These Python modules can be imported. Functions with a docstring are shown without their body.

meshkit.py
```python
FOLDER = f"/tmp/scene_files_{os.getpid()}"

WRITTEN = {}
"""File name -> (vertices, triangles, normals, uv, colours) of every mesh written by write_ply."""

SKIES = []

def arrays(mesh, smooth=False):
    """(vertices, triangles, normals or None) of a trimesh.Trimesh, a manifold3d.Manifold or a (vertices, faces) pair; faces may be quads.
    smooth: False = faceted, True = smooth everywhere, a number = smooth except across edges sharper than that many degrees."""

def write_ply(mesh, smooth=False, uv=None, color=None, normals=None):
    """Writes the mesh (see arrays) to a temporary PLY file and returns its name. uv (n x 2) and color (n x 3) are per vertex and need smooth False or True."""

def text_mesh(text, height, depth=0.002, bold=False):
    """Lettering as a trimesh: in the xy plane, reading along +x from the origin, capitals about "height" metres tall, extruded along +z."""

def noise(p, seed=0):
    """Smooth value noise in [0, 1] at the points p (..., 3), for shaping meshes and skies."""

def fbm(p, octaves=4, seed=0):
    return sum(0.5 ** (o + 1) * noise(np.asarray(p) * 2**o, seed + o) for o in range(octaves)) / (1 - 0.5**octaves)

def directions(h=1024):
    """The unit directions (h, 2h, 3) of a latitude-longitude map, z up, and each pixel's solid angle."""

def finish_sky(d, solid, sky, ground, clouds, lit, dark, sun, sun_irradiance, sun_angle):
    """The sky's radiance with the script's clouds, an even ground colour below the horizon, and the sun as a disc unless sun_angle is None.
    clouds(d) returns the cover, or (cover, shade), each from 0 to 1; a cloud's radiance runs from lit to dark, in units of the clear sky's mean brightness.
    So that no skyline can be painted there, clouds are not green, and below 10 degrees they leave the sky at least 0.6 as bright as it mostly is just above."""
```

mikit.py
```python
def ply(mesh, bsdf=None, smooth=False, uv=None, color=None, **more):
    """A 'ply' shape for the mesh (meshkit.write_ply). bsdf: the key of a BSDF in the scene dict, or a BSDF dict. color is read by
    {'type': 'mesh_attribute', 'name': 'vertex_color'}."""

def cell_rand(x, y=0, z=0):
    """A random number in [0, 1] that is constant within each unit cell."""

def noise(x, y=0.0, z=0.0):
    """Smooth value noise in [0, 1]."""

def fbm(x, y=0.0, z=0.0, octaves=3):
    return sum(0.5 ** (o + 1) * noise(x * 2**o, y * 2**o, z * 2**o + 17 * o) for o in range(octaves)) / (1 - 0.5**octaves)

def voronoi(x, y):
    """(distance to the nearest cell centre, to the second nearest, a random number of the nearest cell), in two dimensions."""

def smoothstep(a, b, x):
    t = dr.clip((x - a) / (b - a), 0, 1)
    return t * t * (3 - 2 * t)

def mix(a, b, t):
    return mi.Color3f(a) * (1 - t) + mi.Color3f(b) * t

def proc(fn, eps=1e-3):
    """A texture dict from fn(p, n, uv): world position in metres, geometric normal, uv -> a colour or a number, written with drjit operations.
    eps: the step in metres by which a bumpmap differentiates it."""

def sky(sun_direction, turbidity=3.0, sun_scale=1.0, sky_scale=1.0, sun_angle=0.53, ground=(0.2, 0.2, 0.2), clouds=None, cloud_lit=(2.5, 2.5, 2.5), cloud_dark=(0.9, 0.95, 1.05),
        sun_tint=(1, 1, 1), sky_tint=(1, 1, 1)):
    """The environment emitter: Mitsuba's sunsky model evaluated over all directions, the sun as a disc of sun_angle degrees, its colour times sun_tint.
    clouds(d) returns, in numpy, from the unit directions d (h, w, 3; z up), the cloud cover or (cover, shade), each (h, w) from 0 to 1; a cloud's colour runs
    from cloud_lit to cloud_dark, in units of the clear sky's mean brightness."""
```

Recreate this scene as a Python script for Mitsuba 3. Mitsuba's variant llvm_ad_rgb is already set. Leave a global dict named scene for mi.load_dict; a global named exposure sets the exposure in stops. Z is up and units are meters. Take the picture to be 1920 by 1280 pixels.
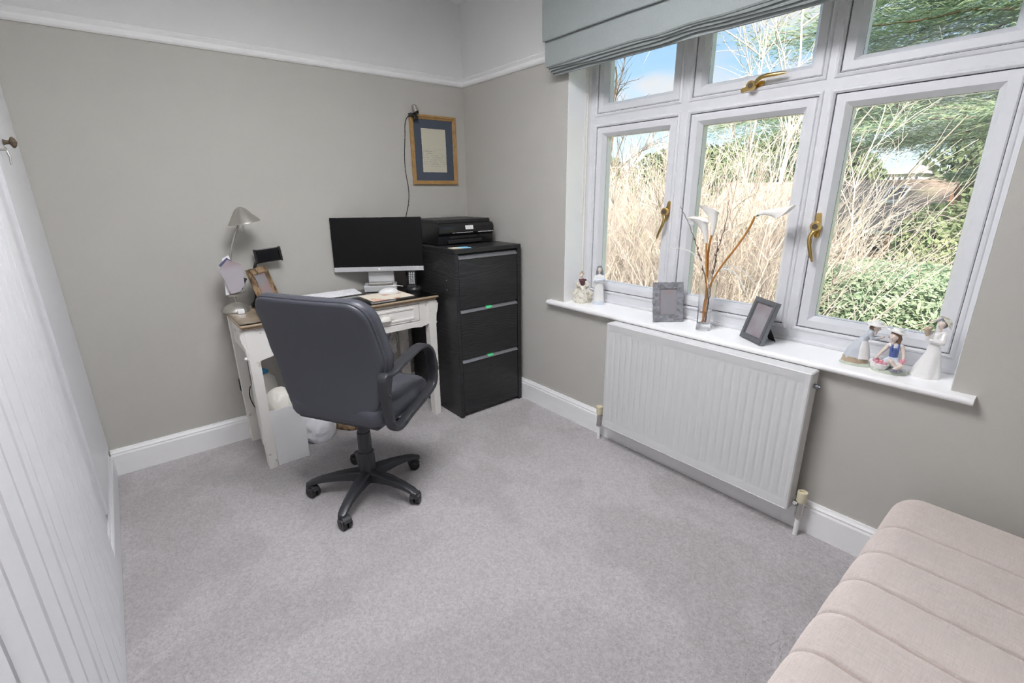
import math, random
import numpy as np, trimesh, drjit as dr, mitsuba as mi, mikit
import manifold3d as m3
from mikit import proc, noise, fbm, smoothstep, mix
import meshkit
from shapely.geometry import Polygon

T = mi.ScalarTransform4f
random.seed(7)
RNG = np.random.default_rng(7)
scene, labels = {}, {}

# ------------------------------------------------------------------ camera
def make_camera():
    f, yaw, pitch, roll = 889.9086, 0.68285, -0.30241, -0.01135
    c = np.array([-1.9042, -2.8093, 1.2976])
    fw = np.array([math.sin(yaw) * math.cos(pitch), math.cos(yaw) * math.cos(pitch), math.sin(pitch)])
    r = np.cross(fw, [0, 0, 1]); r /= np.linalg.norm(r)
    u = np.cross(r, fw)
    up = -r * math.sin(roll) + u * math.cos(roll)
    return dict(type='perspective', fov=math.degrees(2 * math.atan(960 / f)), fov_axis='x', near_clip=0.02, far_clip=500.0,
                to_world=T().look_at(origin=c.tolist(), target=(c + fw).tolist(), up=up.tolist()))
scene['camera'] = make_camera()

# ------------------------------------------------------------------ sky, sun, lamp, exposure
exposure = 3.0
SKY_SCALE, SUN_SCALE, LAMP = 0.70, 1.5, 2.95
def clouds(d):
    z = np.maximum(d[..., 2], 0.03)
    p = np.stack([d[..., 0] / (z + 0.18) * 1.3, d[..., 1] / (z + 0.18) * 1.3, z * 1.2], -1)
    n = meshkit.fbm(p * 1.35 + 11.0, 5, seed=3)
    cover = np.clip((n - 0.47) / 0.17, 0, 1)
    cover = np.maximum(cover, np.clip((0.34 - d[..., 2]) / 0.34, 0, 1) ** 1.5 * 0.8)
    return cover * 0.92, np.clip((n - 0.62) * 2.0, 0, 0.5)
scene['sky'] = mikit.sky([-0.62, -0.42, 0.62], turbidity=2.6, sky_scale=SKY_SCALE, sun_scale=SUN_SCALE, sun_angle=8.0, ground=(0.16, 0.17, 0.10),
                         clouds=clouds, cloud_lit=(1.9, 1.9, 1.9), cloud_dark=(1.2, 1.24, 1.3), sky_tint=(1.0, 1.12, 1.12), sun_tint=(0.92, 1.0, 1.16))

# ------------------------------------------------------------------ materials
def rgb(*c): return {'type': 'rgb', 'value': list(c)}
def mat(name, base, rough=0.5, metallic=0.0, spec=0.5, coat=0.0, bump=None, two=True, sheen=0.0):
    col = base if isinstance(base, dict) else rgb(*base)
    b = {'type': 'principled', 'base_color': col, 'roughness': rough, 'metallic': metallic, 'specular': spec}
    if coat: b.update(clearcoat=coat, clearcoat_gloss=0.9)
    if sheen: b['sheen'] = sheen
    if bump: b = {'type': 'bumpmap', 'arbitrary': {'type': bump[0]['type'], **{k: v for k, v in bump[0].items() if k != 'type'}}, 'scale': bump[1], 'bsdf': b}
    scene[name] = {'type': 'twosided', 'bsdf': b} if two else b
    return name

def paint_wall(c):
    def fn(p, n, uv):
        g = fbm(p.x * 3 + 5, p.y * 3, p.z * 3, octaves=3)
        s = noise(p.x * 220, p.y * 220, p.z * 220)
        return mi.Color3f(*c) * (0.965 + 0.05 * g + 0.02 * s)
    return proc(fn)
roller = proc(lambda p, n, uv: fbm(p.x * 260, p.y * 260, p.z * 260, octaves=2), eps=1.5e-3)
mat('wall_paint', paint_wall((0.485, 0.472, 0.440)), 0.85, spec=0.2, bump=(roller, 0.0004))
mat('white_paint_matt', paint_wall((0.70, 0.70, 0.695)), 0.8, spec=0.2, bump=(roller, 0.0003))
mat('white_gloss', (0.82, 0.82, 0.82), 0.38)
mat('wardrobe_white', (0.58, 0.585, 0.605), 0.42)
mat('upvc', (0.66, 0.665, 0.69), 0.3)
mat('seal_black', (0.13, 0.13, 0.14), 0.6)
mat('radiator_enamel', (0.60, 0.60, 0.60), 0.35)
def carpet_col(p, n, uv):
    fine = noise(p.x * 420, p.y * 420, 3)
    tuft = fbm(p.x * 130, p.y * 130, 1, octaves=3)
    lay = fbm(p.x * 5 + 2 * noise(p.x * 2, p.y * 2), p.y * 5, 8, octaves=3)
    nap = smoothstep(0.38, 0.64, lay)
    return mix((0.388, 0.368, 0.372), (0.428, 0.408, 0.416), nap) * (0.72 + 0.30 * tuft + 0.26 * fine)
carpet_h = proc(lambda p, n, uv: noise(p.x * 330, p.y * 330, 2) + 0.8 * noise(p.x * 120, p.y * 120, 5), eps=1e-3)
mat('carpet', proc(carpet_col), 0.95, spec=0.1, sheen=0.2, bump=(carpet_h, 0.0035))
def linen_col(p, n, uv):
    a = noise(p.x * 900, p.y * 60, p.z * 200); b = noise(p.x * 60, p.y * 900, p.z * 200)
    m = fbm(p.x * 8, p.y * 8, p.z * 8, octaves=2)
    return mi.Color3f(0.53, 0.468, 0.437) * (0.86 + 0.16 * a + 0.14 * b) * (0.96 + 0.08 * m)
linen_h = proc(lambda p, n, uv: noise(p.x * 900, p.y * 90, p.z * 300) + noise(p.x * 90, p.y * 900, p.z * 300), eps=6e-4)
mat('linen_pink', proc(linen_col), 0.9, spec=0.15, sheen=0.3, bump=(linen_h, 0.0004))
def blind_col(p, n, uv):
    return mi.Color3f(0.315, 0.345, 0.34) * (0.93 + 0.08 * noise(p.x * 300, p.y * 700, p.z * 60) + 0.06 * noise(p.x * 300, p.y * 60, p.z * 700))
mat('blind_fabric', proc(blind_col), 0.9, spec=0.15, sheen=0.2)
mat('leather', (0.062, 0.065, 0.080), 0.42, spec=0.5)
mat('chair_plastic', (0.030, 0.031, 0.036), 0.40, spec=0.5)
mat('black_gloss', (0.008, 0.008, 0.009), 0.12, spec=0.6)
mat('black_satin', (0.014, 0.014, 0.015), 0.4)
mat('screen_black', (0.006, 0.006, 0.0065), 0.35, spec=0.18)
def grain(dark, light, ax):
    def fn(p, n, uv):
        u, v = (p.x, p.z) if ax == 'xz' else ((p.x, p.y) if ax == 'xy' else (p.y, p.z))
        w = v * 62 + 13.0 * fbm(u * 2.2 + 3, v * 3.6, 2, octaves=2)
        ring = dr.abs(w - dr.floor(w) - 0.5) * 2
        f = noise(u * 22, v * 420, 4)
        on = smoothstep(0.42, 0.62, fbm(u * 2.0, v * 7.0, 6, octaves=2))
        return mix(dark, light, dr.clip(0.5 * smoothstep(0.45, 1.0, ring) * on + 0.5 * f, 0, 1))
    return fn
mat('black_oak', proc(grain((0.012, 0.012, 0.013), (0.034, 0.034, 0.037), 'xz')), 0.36, spec=0.5)
mat('black_ash_side', proc(grain((0.012, 0.012, 0.013), (0.034, 0.034, 0.037), 'yz')), 0.42, spec=0.45)
mat('black_oak_top', proc(grain((0.012, 0.012, 0.013), (0.034, 0.034, 0.037), 'xy')), 0.35, spec=0.5)
mat('lip_metal', (0.33, 0.34, 0.36), 0.35, metallic=0.7)
mat('green_sticker', (0.10, 0.62, 0.26), 0.6)
def distress(p, n, uv):
    k = smoothstep(0.70, 0.78, fbm(p.x * 38, p.y * 38, p.z * 26, octaves=3))
    return mix((0.76, 0.74, 0.70), (0.50, 0.44, 0.36), k * 0.8)
mat('desk_white', proc(distress), 0.5)
def desk_wood(p, n, uv):
    g = fbm(p.x * 9, p.y * 130, p.z * 130, octaves=3)
    return mix((0.22, 0.155, 0.095), (0.42, 0.32, 0.215), g)
mat('desk_wood', proc(desk_wood), 0.55)
mat('desk_stain', proc(lambda p, n, uv: mix((0.060, 0.058, 0.046), (0.115, 0.105, 0.082), fbm(p.x * 9, p.y * 130, 1, octaves=3))), 0.5)
def rustic(p, n, uv):
    g = fbm(p.x * 60, p.y * 60, p.z * 26, octaves=4)
    return mix((0.08, 0.048, 0.026), (0.36, 0.245, 0.145), smoothstep(0.3, 0.68, g))
mat('rustic_wood', proc(rustic), 0.6)
def gold_wood(p, n, uv):
    g = fbm(p.x * 40, p.y * 40, p.z * 40, octaves=3)
    return mix((0.30, 0.165, 0.055), (0.47, 0.29, 0.115), g)
mat('gilt_wood', proc(gold_wood), 0.42)
mat('blue_mount', (0.066, 0.082, 0.112), 0.8)
def letter(p, n, uv):
    row = p.z / 0.0125
    f = row - dr.floor(row)
    body = smoothstep(1.46, 1.475, p.z) * (1 - smoothstep(1.560, 1.575, p.z))
    ink = smoothstep(0.15, 0.3, f) * (1 - smoothstep(0.55, 0.7, f)) * smoothstep(0.35, 0.6, noise(p.x * 160, dr.floor(row) * 7.3, 1)) * body
    return mix((0.56, 0.535, 0.43), (0.30, 0.29, 0.25), ink * 0.6)
mat('letter_paper', proc(letter), 0.8)
mat('brass', (0.62, 0.44, 0.17), 0.22, metallic=1.0)
mat('chrome', (0.55, 0.54, 0.52), 0.22, metallic=1.0)
mat('brushed_steel', (0.47, 0.46, 0.43), 0.38, metallic=0.9)
mat('lamp_nickel', (0.46, 0.44, 0.40), 0.36, metallic=0.75)
mat('silver_plastic', (0.56, 0.57, 0.58), 0.38, metallic=0.3)
mat('white_plastic', (0.80, 0.80, 0.80), 0.35)
mat('cream_plastic', (0.66, 0.60, 0.44), 0.4)
mat('ivory_plastic', (0.74, 0.72, 0.66), 0.45)
mat('bag_white', (0.82, 0.82, 0.85), 0.28)
mat('blue_plastic', (0.03, 0.24, 0.45), 0.4)
mat('pad_cream', proc(lambda p, n, uv: mix((0.70, 0.64, 0.53), (0.55, 0.30, 0.22), smoothstep(0.66, 0.72, fbm(p.x * 17 + 3, p.y * 17, 2, octaves=2)) * 0.8)), 0.8)
mat('rubber_black', (0.012, 0.012, 0.012), 0.7)
mat('cable_black', (0.015, 0.015, 0.015), 0.5)
mat('cable_white', (0.75, 0.75, 0.73), 0.5)
def blur_print(seed, a, b):
    def fn(p, n, uv):
        k = fbm(p.x * 13 + seed, p.y * 13, p.z * 13, octaves=2)
        return mix(a, b, smoothstep(0.35, 0.72, k))
    return fn
mat('photo_mauve', proc(blur_print(1.0, (0.30, 0.29, 0.31), (0.36, 0.25, 0.24))), 0.35)
mat('photo_card', proc(blur_print(4.3, (0.37, 0.34, 0.37), (0.24, 0.145, 0.15))), 0.4)
mat('photo_grey', proc(blur_print(8.1, (0.32, 0.31, 0.33), (0.26, 0.22, 0.235))), 0.3)
mat('photo_blue', (0.08, 0.08, 0.16), 0.4)
mat('card_white', (0.75, 0.75, 0.78), 0.6)
def slate(p, n, uv):
    g = fbm(p.x * 70, p.y * 70, p.z * 70, octaves=4)
    return mix((0.17, 0.17, 0.185), (0.30, 0.30, 0.325), smoothstep(0.3, 0.7, g))
slate_h = proc(lambda p, n, uv: fbm(p.x * 90, p.y * 90, p.z * 90, octaves=3), eps=1e-3)
mat('slate', proc(slate), 0.55, bump=(slate_h, 0.002))
mat('pewter', (0.22, 0.23, 0.245), 0.35, metallic=0.6)
mat('leaflet_print', proc(lambda p, n, uv: mix((0.62, 0.58, 0.46), (0.22, 0.50, 0.66), smoothstep(-0.427, -0.425, p.x))), 0.5)
# porcelain glazes
mat('glaze_white', (0.78, 0.77, 0.75), 0.22, coat=0.5)
mat('glaze_blue_grey', (0.52, 0.55, 0.59), 0.22, coat=0.5)
mat('glaze_pale_blue', (0.62, 0.67, 0.73), 0.22, coat=0.5)
mat('glaze_dark_grey', (0.19, 0.20, 0.24), 0.25, coat=0.5)
mat('glaze_brown', (0.19, 0.11, 0.06), 0.25, coat=0.5)
mat('glaze_tan', (0.44, 0.34, 0.24), 0.25, coat=0.5)
mat('glaze_skin', (0.70, 0.60, 0.53), 0.25, coat=0.5)
mat('glaze_blue', (0.085, 0.13, 0.36), 0.22, coat=0.5)
mat('glaze_pink', (0.64, 0.27, 0.32), 0.3, coat=0.5)
mat('glaze_moss', (0.50, 0.54, 0.46), 0.3, coat=0.5)
mat('glaze_wine', (0.09, 0.03, 0.035), 0.25, coat=0.5)
def gown(p, n, uv):
    k = smoothstep(0.5, 0.62, fbm(p.x * 90, p.y * 90, p.z * 90, octaves=2))
    return mix((0.70, 0.67, 0.58), (0.36, 0.32, 0.24), k * 0.75)
mat('glaze_gown', proc(gown), 0.25, coat=0.5)
mat('lily_white', (0.82, 0.80, 0.76), 0.4)
mat('lily_stem', (0.42, 0.19, 0.045), 0.45)
mat('stem_green', (0.10, 0.19, 0.08), 0.45)
mat('twig_dark', (0.10, 0.06, 0.045), 0.6)
mat('catkin', (0.62, 0.56, 0.53), 0.8)
mat('grass_white', (0.80, 0.80, 0.74), 0.5)
scene['clear_glass'] = {'type': 'dielectric', 'int_ior': 1.5, 'ext_ior': 1.0}
scene['window_glass'] = {'type': 'thindielectric', 'int_ior': 1.5}
scene['desk_glass'] = {'type': 'dielectric', 'int_ior': 1.5, 'ext_ior': 1.0}
# outdoors
def straw(a, b, s):
    return proc(lambda p, n, uv: mix(a, b, noise(p.x * s, p.y * s, p.z * 0.7)))
mat('straw_cane', straw((0.36, 0.33, 0.30), (0.58, 0.555, 0.515), 9.0), 0.8, spec=0.1)
mat('pink_cane', straw((0.33, 0.28, 0.265), (0.56, 0.51, 0.49), 9.0), 0.8, spec=0.1)
mat('pale_cane', straw((0.46, 0.43, 0.38), (0.64, 0.61, 0.55), 9.0), 0.8, spec=0.1)
mat('bark', straw((0.10, 0.075, 0.055), (0.17, 0.13, 0.10), 6.0), 0.9, spec=0.1)
def leafmat(name, a, b, s, trans=0.5):
    scene[name] = {'type': 'principledthin', 'base_color': straw(a, b, s), 'roughness': 0.6, 'diff_trans': trans, 'spec_trans': 0.0}
leafmat('needle_green', (0.15, 0.25, 0.195), (0.28, 0.41, 0.30), 1.3, 0.9)
leafmat('needle_light', (0.26, 0.36, 0.25), (0.40, 0.50, 0.32), 1.5, 0.9)
leafmat('ivy_green', (0.19, 0.30, 0.20), (0.42, 0.52, 0.38), 5.0, 0.6)
leafmat('privet_green', (0.16, 0.25, 0.13), (0.38, 0.44, 0.26), 4.0, 0.7)
leafmat('far_green', (0.10, 0.16, 0.09), (0.20, 0.25, 0.14), 0.8, 0.6)
mat('lawn', proc(lambda p, n, uv: mix((0.10, 0.16, 0.05), (0.21, 0.24, 0.10), fbm(p.x * 2.2, p.y * 2.2, 0, octaves=4))), 0.95, spec=0.1)
def far_tiles(p, n, uv):
    r = p.z / 0.085
    f = r - dr.floor(r)
    k = mikit.cell_rand(dr.floor(p.y / 0.16 + 0.5 * (dr.floor(r) - 2 * dr.floor(r / 2))), dr.floor(r), 3)
    moss = smoothstep(0.5, 0.7, fbm(p.y * 1.2, p.z * 2.0, 4, octaves=3))
    return mix(mix((0.33, 0.26, 0.22), (0.46, 0.375, 0.32), k), (0.38, 0.37, 0.26), moss * 0.6) * (0.72 + 0.28 * smoothstep(0.0, 0.25, f))
mat('roof_tile', proc(far_tiles), 0.85, spec=0.15)
def far_brick(p, n, uv):
    r = p.z / 0.075
    row = dr.floor(r)
    c = (p.y + p.x) / 0.225 + 0.5 * (row - 2 * dr.floor(row / 2))
    j = dr.minimum(smoothstep(0.0, 0.16, r - row), smoothstep(0.0, 0.06, c - dr.floor(c)))
    return mix((0.46, 0.38, 0.31), mix((0.52, 0.24, 0.16), (0.66, 0.35, 0.24), mikit.cell_rand(dr.floor(c), row, 5)), j)
mat('brick', proc(far_brick), 0.9, spec=0.1)
mat('render_white', (0.74, 0.73, 0.70), 0.8)
mat('slate_roof', (0.20, 0.20, 0.22), 0.7)
mat('dark_pane', (0.03, 0.035, 0.04), 0.08, spec=0.6)
mat('timber_dark', (0.07, 0.05, 0.04), 0.7)

# ------------------------------------------------------------------ mesh helpers
def M4(loc=(0, 0, 0), rz=0.0, rx=0.0, ry=0.0, s=1.0):
    cz, sz, cx, sx, cy, sy = math.cos(rz), math.sin(rz), math.cos(rx), math.sin(rx), math.cos(ry), math.sin(ry)
    Z = np.array([[cz, -sz, 0], [sz, cz, 0], [0, 0, 1]]); X = np.array([[1, 0, 0], [0, cx, -sx], [0, sx, cx]]); Y = np.array([[cy, 0, sy], [0, 1, 0], [-sy, 0, cy]])
    m = np.eye(4); m[:3, :3] = Z @ Y @ X * s; m[:3, 3] = loc
    return m
def moved(m, mat4):
    m = m.copy(); m.apply_transform(mat4); return m
def cat(*ms): return trimesh.util.concatenate([m for g in ms for m in (g if isinstance(g, (list, tuple)) else [g])])
def TM(v, f): return trimesh.Trimesh(np.asarray(v, float), np.asarray(f), process=False)
def hull(pts): return trimesh.convex.convex_hull(np.asarray(pts, float))
def bx(x0, x1, y0, y1, z0, z1, b=0.002):
    b = min(b, 0.45 * min(abs(x1 - x0), abs(y1 - y0), abs(z1 - z0)))
    P = []
    for i in (0, 1):
        for j in (0, 1):
            for k in (0, 1):
                x, y, z = (x0, x1)[i], (y0, y1)[j], (z0, z1)[k]
                dx, dy, dz = (b if i == 0 else -b), (b if j == 0 else -b), (b if k == 0 else -b)
                P += [(x + dx, y + dy, z), (x + dx, y, z + dz), (x, y + dy, z + dz)]
    return hull(P)
def rbx(x0, x1, y0, y1, z0, z1, r=0.01, seg=12):
    s = m3.Manifold.sphere(r, seg)
    parts = [s.translate((x, y, z)) for x in (x0 + r, x1 - r) for y in (y0 + r, y1 - r) for z in (z0 + r, z1 - r)]
    return from_man(m3.Manifold.batch_hull(parts))
def from_man(m):
    q = m.to_mesh(); return trimesh.Trimesh(q.vert_properties[:, :3], q.tri_verts, process=False)
def cyl(p0, p1, r0, r1=None, seg=20):
    r1 = r0 if r1 is None else r1
    p0, p1 = np.array(p0, float), np.array(p1, float)
    t = (p1 - p0) / np.linalg.norm(p1 - p0)
    a = np.cross(t, [0, 0, 1.0] if abs(t[2]) < 0.9 else [1.0, 0, 0]); a /= np.linalg.norm(a); b = np.cross(t, a)
    ang = np.arange(seg) * 2 * np.pi / seg
    ring = np.cos(ang)[:, None] * a + np.sin(ang)[:, None] * b
    v = np.vstack([p0 + ring * r0, p1 + ring * r1, [p0], [p1]])
    i = np.arange(seg); j = (i + 1) % seg
    f = np.vstack([np.stack([i, j, j + seg], 1), np.stack([i, j + seg, i + seg], 1), np.stack([j, i, i * 0 + 2 * seg], 1), np.stack([i + seg, j + seg, i * 0 + 2 * seg + 1], 1)])
    return TM(v, f)
def sph(c, r, sub=2, sc=(1, 1, 1)):
    m = trimesh.creation.icosphere(subdivisions=sub, radius=r); m.vertices *= np.array(sc); m.vertices += np.array(c, float); return m
def lathe(profile, seg=32, loc=(0, 0, 0), sx=1.0, sy=1.0):
    p = np.asarray(profile, float); n = len(p); ang = np.arange(seg) * 2 * np.pi / seg
    v = np.stack([p[:, None, 0] * np.cos(ang) * sx, p[:, None, 0] * np.sin(ang) * sy, np.repeat(p[:, None, 1], seg, 1)], -1).reshape(-1, 3) + np.array(loc)
    i, j = np.meshgrid(np.arange(n - 1), np.arange(seg), indexing='ij')
    a, b, c, d = i * seg + j, i * seg + (j + 1) % seg, (i + 1) * seg + (j + 1) % seg, (i + 1) * seg + j
    f = np.vstack([np.stack([a, b, c], -1).reshape(-1, 3), np.stack([a, c, d], -1).reshape(-1, 3)])
    return TM(v, f)
def loft(rings, cap0=True, cap1=True, closed=True):
    R = np.asarray(rings, float); n, k = R.shape[:2]
    v = R.reshape(-1, 3)
    kk = k if closed else k - 1
    i, j = np.meshgrid(np.arange(n - 1), np.arange(kk), indexing='ij')
    a, b, c, d = i * k + j, i * k + (j + 1) % k, (i + 1) * k + (j + 1) % k, (i + 1) * k + j
    f = [np.stack([a, b, c], -1).reshape(-1, 3), np.stack([a, c, d], -1).reshape(-1, 3)]
    jj = np.arange(k)
    if cap0:
        v = np.vstack([v, R[0].mean(0)]); f.append(np.stack([(jj + 1) % k, jj, jj * 0 + len(v) - 1], 1))
    if cap1:
        v = np.vstack([v, R[-1].mean(0)]); f.append(np.stack([jj + (n - 1) * k, (jj + 1) % k + (n - 1) * k, jj * 0 + len(v) - 1], 1))
    return TM(v, np.vstack(f))
def spline(P, n):
    from scipy.interpolate import CubicSpline
    P = np.asarray(P, float); d = np.r_[0, np.cumsum(np.linalg.norm(np.diff(P, axis=0), axis=1))]
    return CubicSpline(d, P)(np.linspace(0, d[-1], n))
def tube(P, r, seg=8, n=None, caps=True):
    P = spline(P, n) if n else np.asarray(P, float)
    r = np.interp(np.linspace(0, 1, len(P)), np.linspace(0, 1, len(np.atleast_1d(r))), np.atleast_1d(r))
    t = np.gradient(P, axis=0); t /= np.linalg.norm(t, axis=1, keepdims=True) + 1e-12
    a = np.cross(t[0], [0, 0, 1.0] if abs(t[0][2]) < 0.9 else [1.0, 0, 0]); rings = []
    ang = np.arange(seg) * 2 * np.pi / seg
    for k in range(len(P)):
        a = a - t[k] * (a @ t[k]); a /= np.linalg.norm(a) + 1e-12; b = np.cross(t[k], a)
        rings.append(P[k] + r[k] * (np.cos(ang)[:, None] * a + np.sin(ang)[:, None] * b))
    return loft(rings, caps, caps)
def prism(poly, h, axis='z', at=0.0):
    """polygon (list of 2-D points) extruded by h; axis x: points are (y,z); y: (x,z); z: (x,y)"""
    m = trimesh.creation.extrude_polygon(poly if isinstance(poly, Polygon) else Polygon(poly), h, engine='earcut')
    v = m.vertices.copy()
    if axis == 'x': m = TM(np.stack([v[:, 2] + at, v[:, 0], v[:, 1]], 1), m.faces)
    elif axis == 'y': m = TM(np.stack([v[:, 0], v[:, 2] + at, v[:, 1]], 1), m.faces[:, ::-1])
    else: m = TM(v + [0, 0, at], m.faces)
    return m
def blend(spheres_pairs, refine=0.006, smooth=8):
    """hulls of sphere pairs ((p,r),(q,r)) added into one surface, refined and smoothed"""
    acc = []
    for (p, r), (q, s) in spheres_pairs:
        acc.append(m3.Manifold.batch_hull([m3.Manifold.sphere(r, 14).translate(tuple(map(float, p))), m3.Manifold.sphere(s, 14).translate(tuple(map(float, q)))]))
    m = m3.Manifold.batch_boolean(acc, m3.OpType.Add).refine_to_length(refine)
    t = from_man(m)
    if smooth: trimesh.smoothing.filter_taubin(t, iterations=smooth)
    return t
def ring_rect(w0, w1, h0, h1, y, r, n=6):
    """rounded rectangle in the xz plane at y"""
    pts = []
    for cx, cz, a0 in ((w1 - r, h1 - r, 0), (w0 + r, h1 - r, 90), (w0 + r, h0 + r, 180), (w1 - r, h0 + r, 270)):
        for k in range(n + 1):
            a = math.radians(a0 + 90 * k / n); pts.append((cx + r * math.cos(a), y, cz + r * math.sin(a)))
    return np.array(pts)

# ------------------------------------------------------------------ bookkeeping
def add(key, mesh, bsdf, smooth=False, **more):
    k, i = key, 0
    while k in scene: i += 1; k = f'{key}_{i:03d}'
    scene[k] = mikit.ply(mesh, bsdf, smooth, **more)
    return k
def lab(key, label=None, category=None, group=None, kind=None):
    d = {}
    if label: d['label'] = label
    if category: d['category'] = category
    if group: d['group'] = group
    if kind: d['kind'] = kind
    labels[key] = d
def thing(key, mesh, bsdf, label, category, smooth=False, group=None, **more):
    k = add(key, mesh, bsdf, smooth, **more); lab(k, label, category, group); return k
def struct(key, mesh, bsdf, label=None, smooth=False):
    k = add(key, mesh, bsdf, smooth)
    if '__' not in k: lab(k, label, None, None, 'structure')
    return k

W = 2.131          # wardrobe face to window wall
H = 2.4
YF = -4.7          # wall behind the camera
RAIL = 1.943
SILL = 0.702
WY0, WY1 = -2.617, -0.938   # window opening
WT = 2.10
FX = 0.175         # window frame face

# ================================================================== SETTING
struct('floor', bx(-2.8, 0.02, YF, 0.02, -0.12, 0.0, 0.001), 'carpet', 'mottled grey beige cut pile carpet')
struct('ceiling', bx(-2.8, 0.28, YF - 0.1, 0.12, H, H + 0.1, 0.001), 'white_paint_matt', 'white painted ceiling')
struct('wall_back', bx(-2.8, 0.0, 0.0, 0.12, -0.12, RAIL + 0.02, 0.0005), 'wall_paint', 'grey beige painted wall behind the desk')
struct('wall_back__upper_band', bx(-2.8, 0.0, 0.0, 0.12, RAIL + 0.02, H, 0.0005), 'white_paint_matt')
struct('wall_front', bx(-2.8, 0.28, YF - 0.12, YF, -0.12, H, 0.0005), 'wall_paint', 'grey beige painted wall')
struct('wall_left', bx(-2.92, -2.8, YF - 0.12, 0.12, -0.12, H, 0.0005), 'wall_paint', 'grey beige painted wall')
# window wall, with the opening
e = 0.27
from shapely.geometry import box as shape_box
opening = shape_box(WY0, SILL - 0.0255, WY1, WT)
low = prism(shape_box(YF, -0.12, 0.12, RAIL + 0.02).difference(opening), e, 'x', 0.0)
struct('wall_right', low, 'wall_paint', 'grey beige painted wall around the window')
up = prism(shape_box(YF, RAIL + 0.02, 0.12, H).difference(opening), e, 'x', 0.0)
struct('wall_right__upper_band', up, 'white_paint_matt')
struct('wall_right__reveal', cat(bx(0.0005, FX, WY1 - 0.003, WY1 - 0.0002, SILL, WT, 0.0008)), 'white_gloss')
struct('wall_right__reveal', cat(bx(0.0005, FX, WY0 + 0.0002, WY0 + 0.003, SILL, WT, 0.0008)), 'white_paint_matt')
struct('wall_right__reveal', cat(bx(0.0005, FX, WY0, WY1, WT - 0.003, WT - 0.0002, 0.0008)), 'white_paint_matt')
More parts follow.
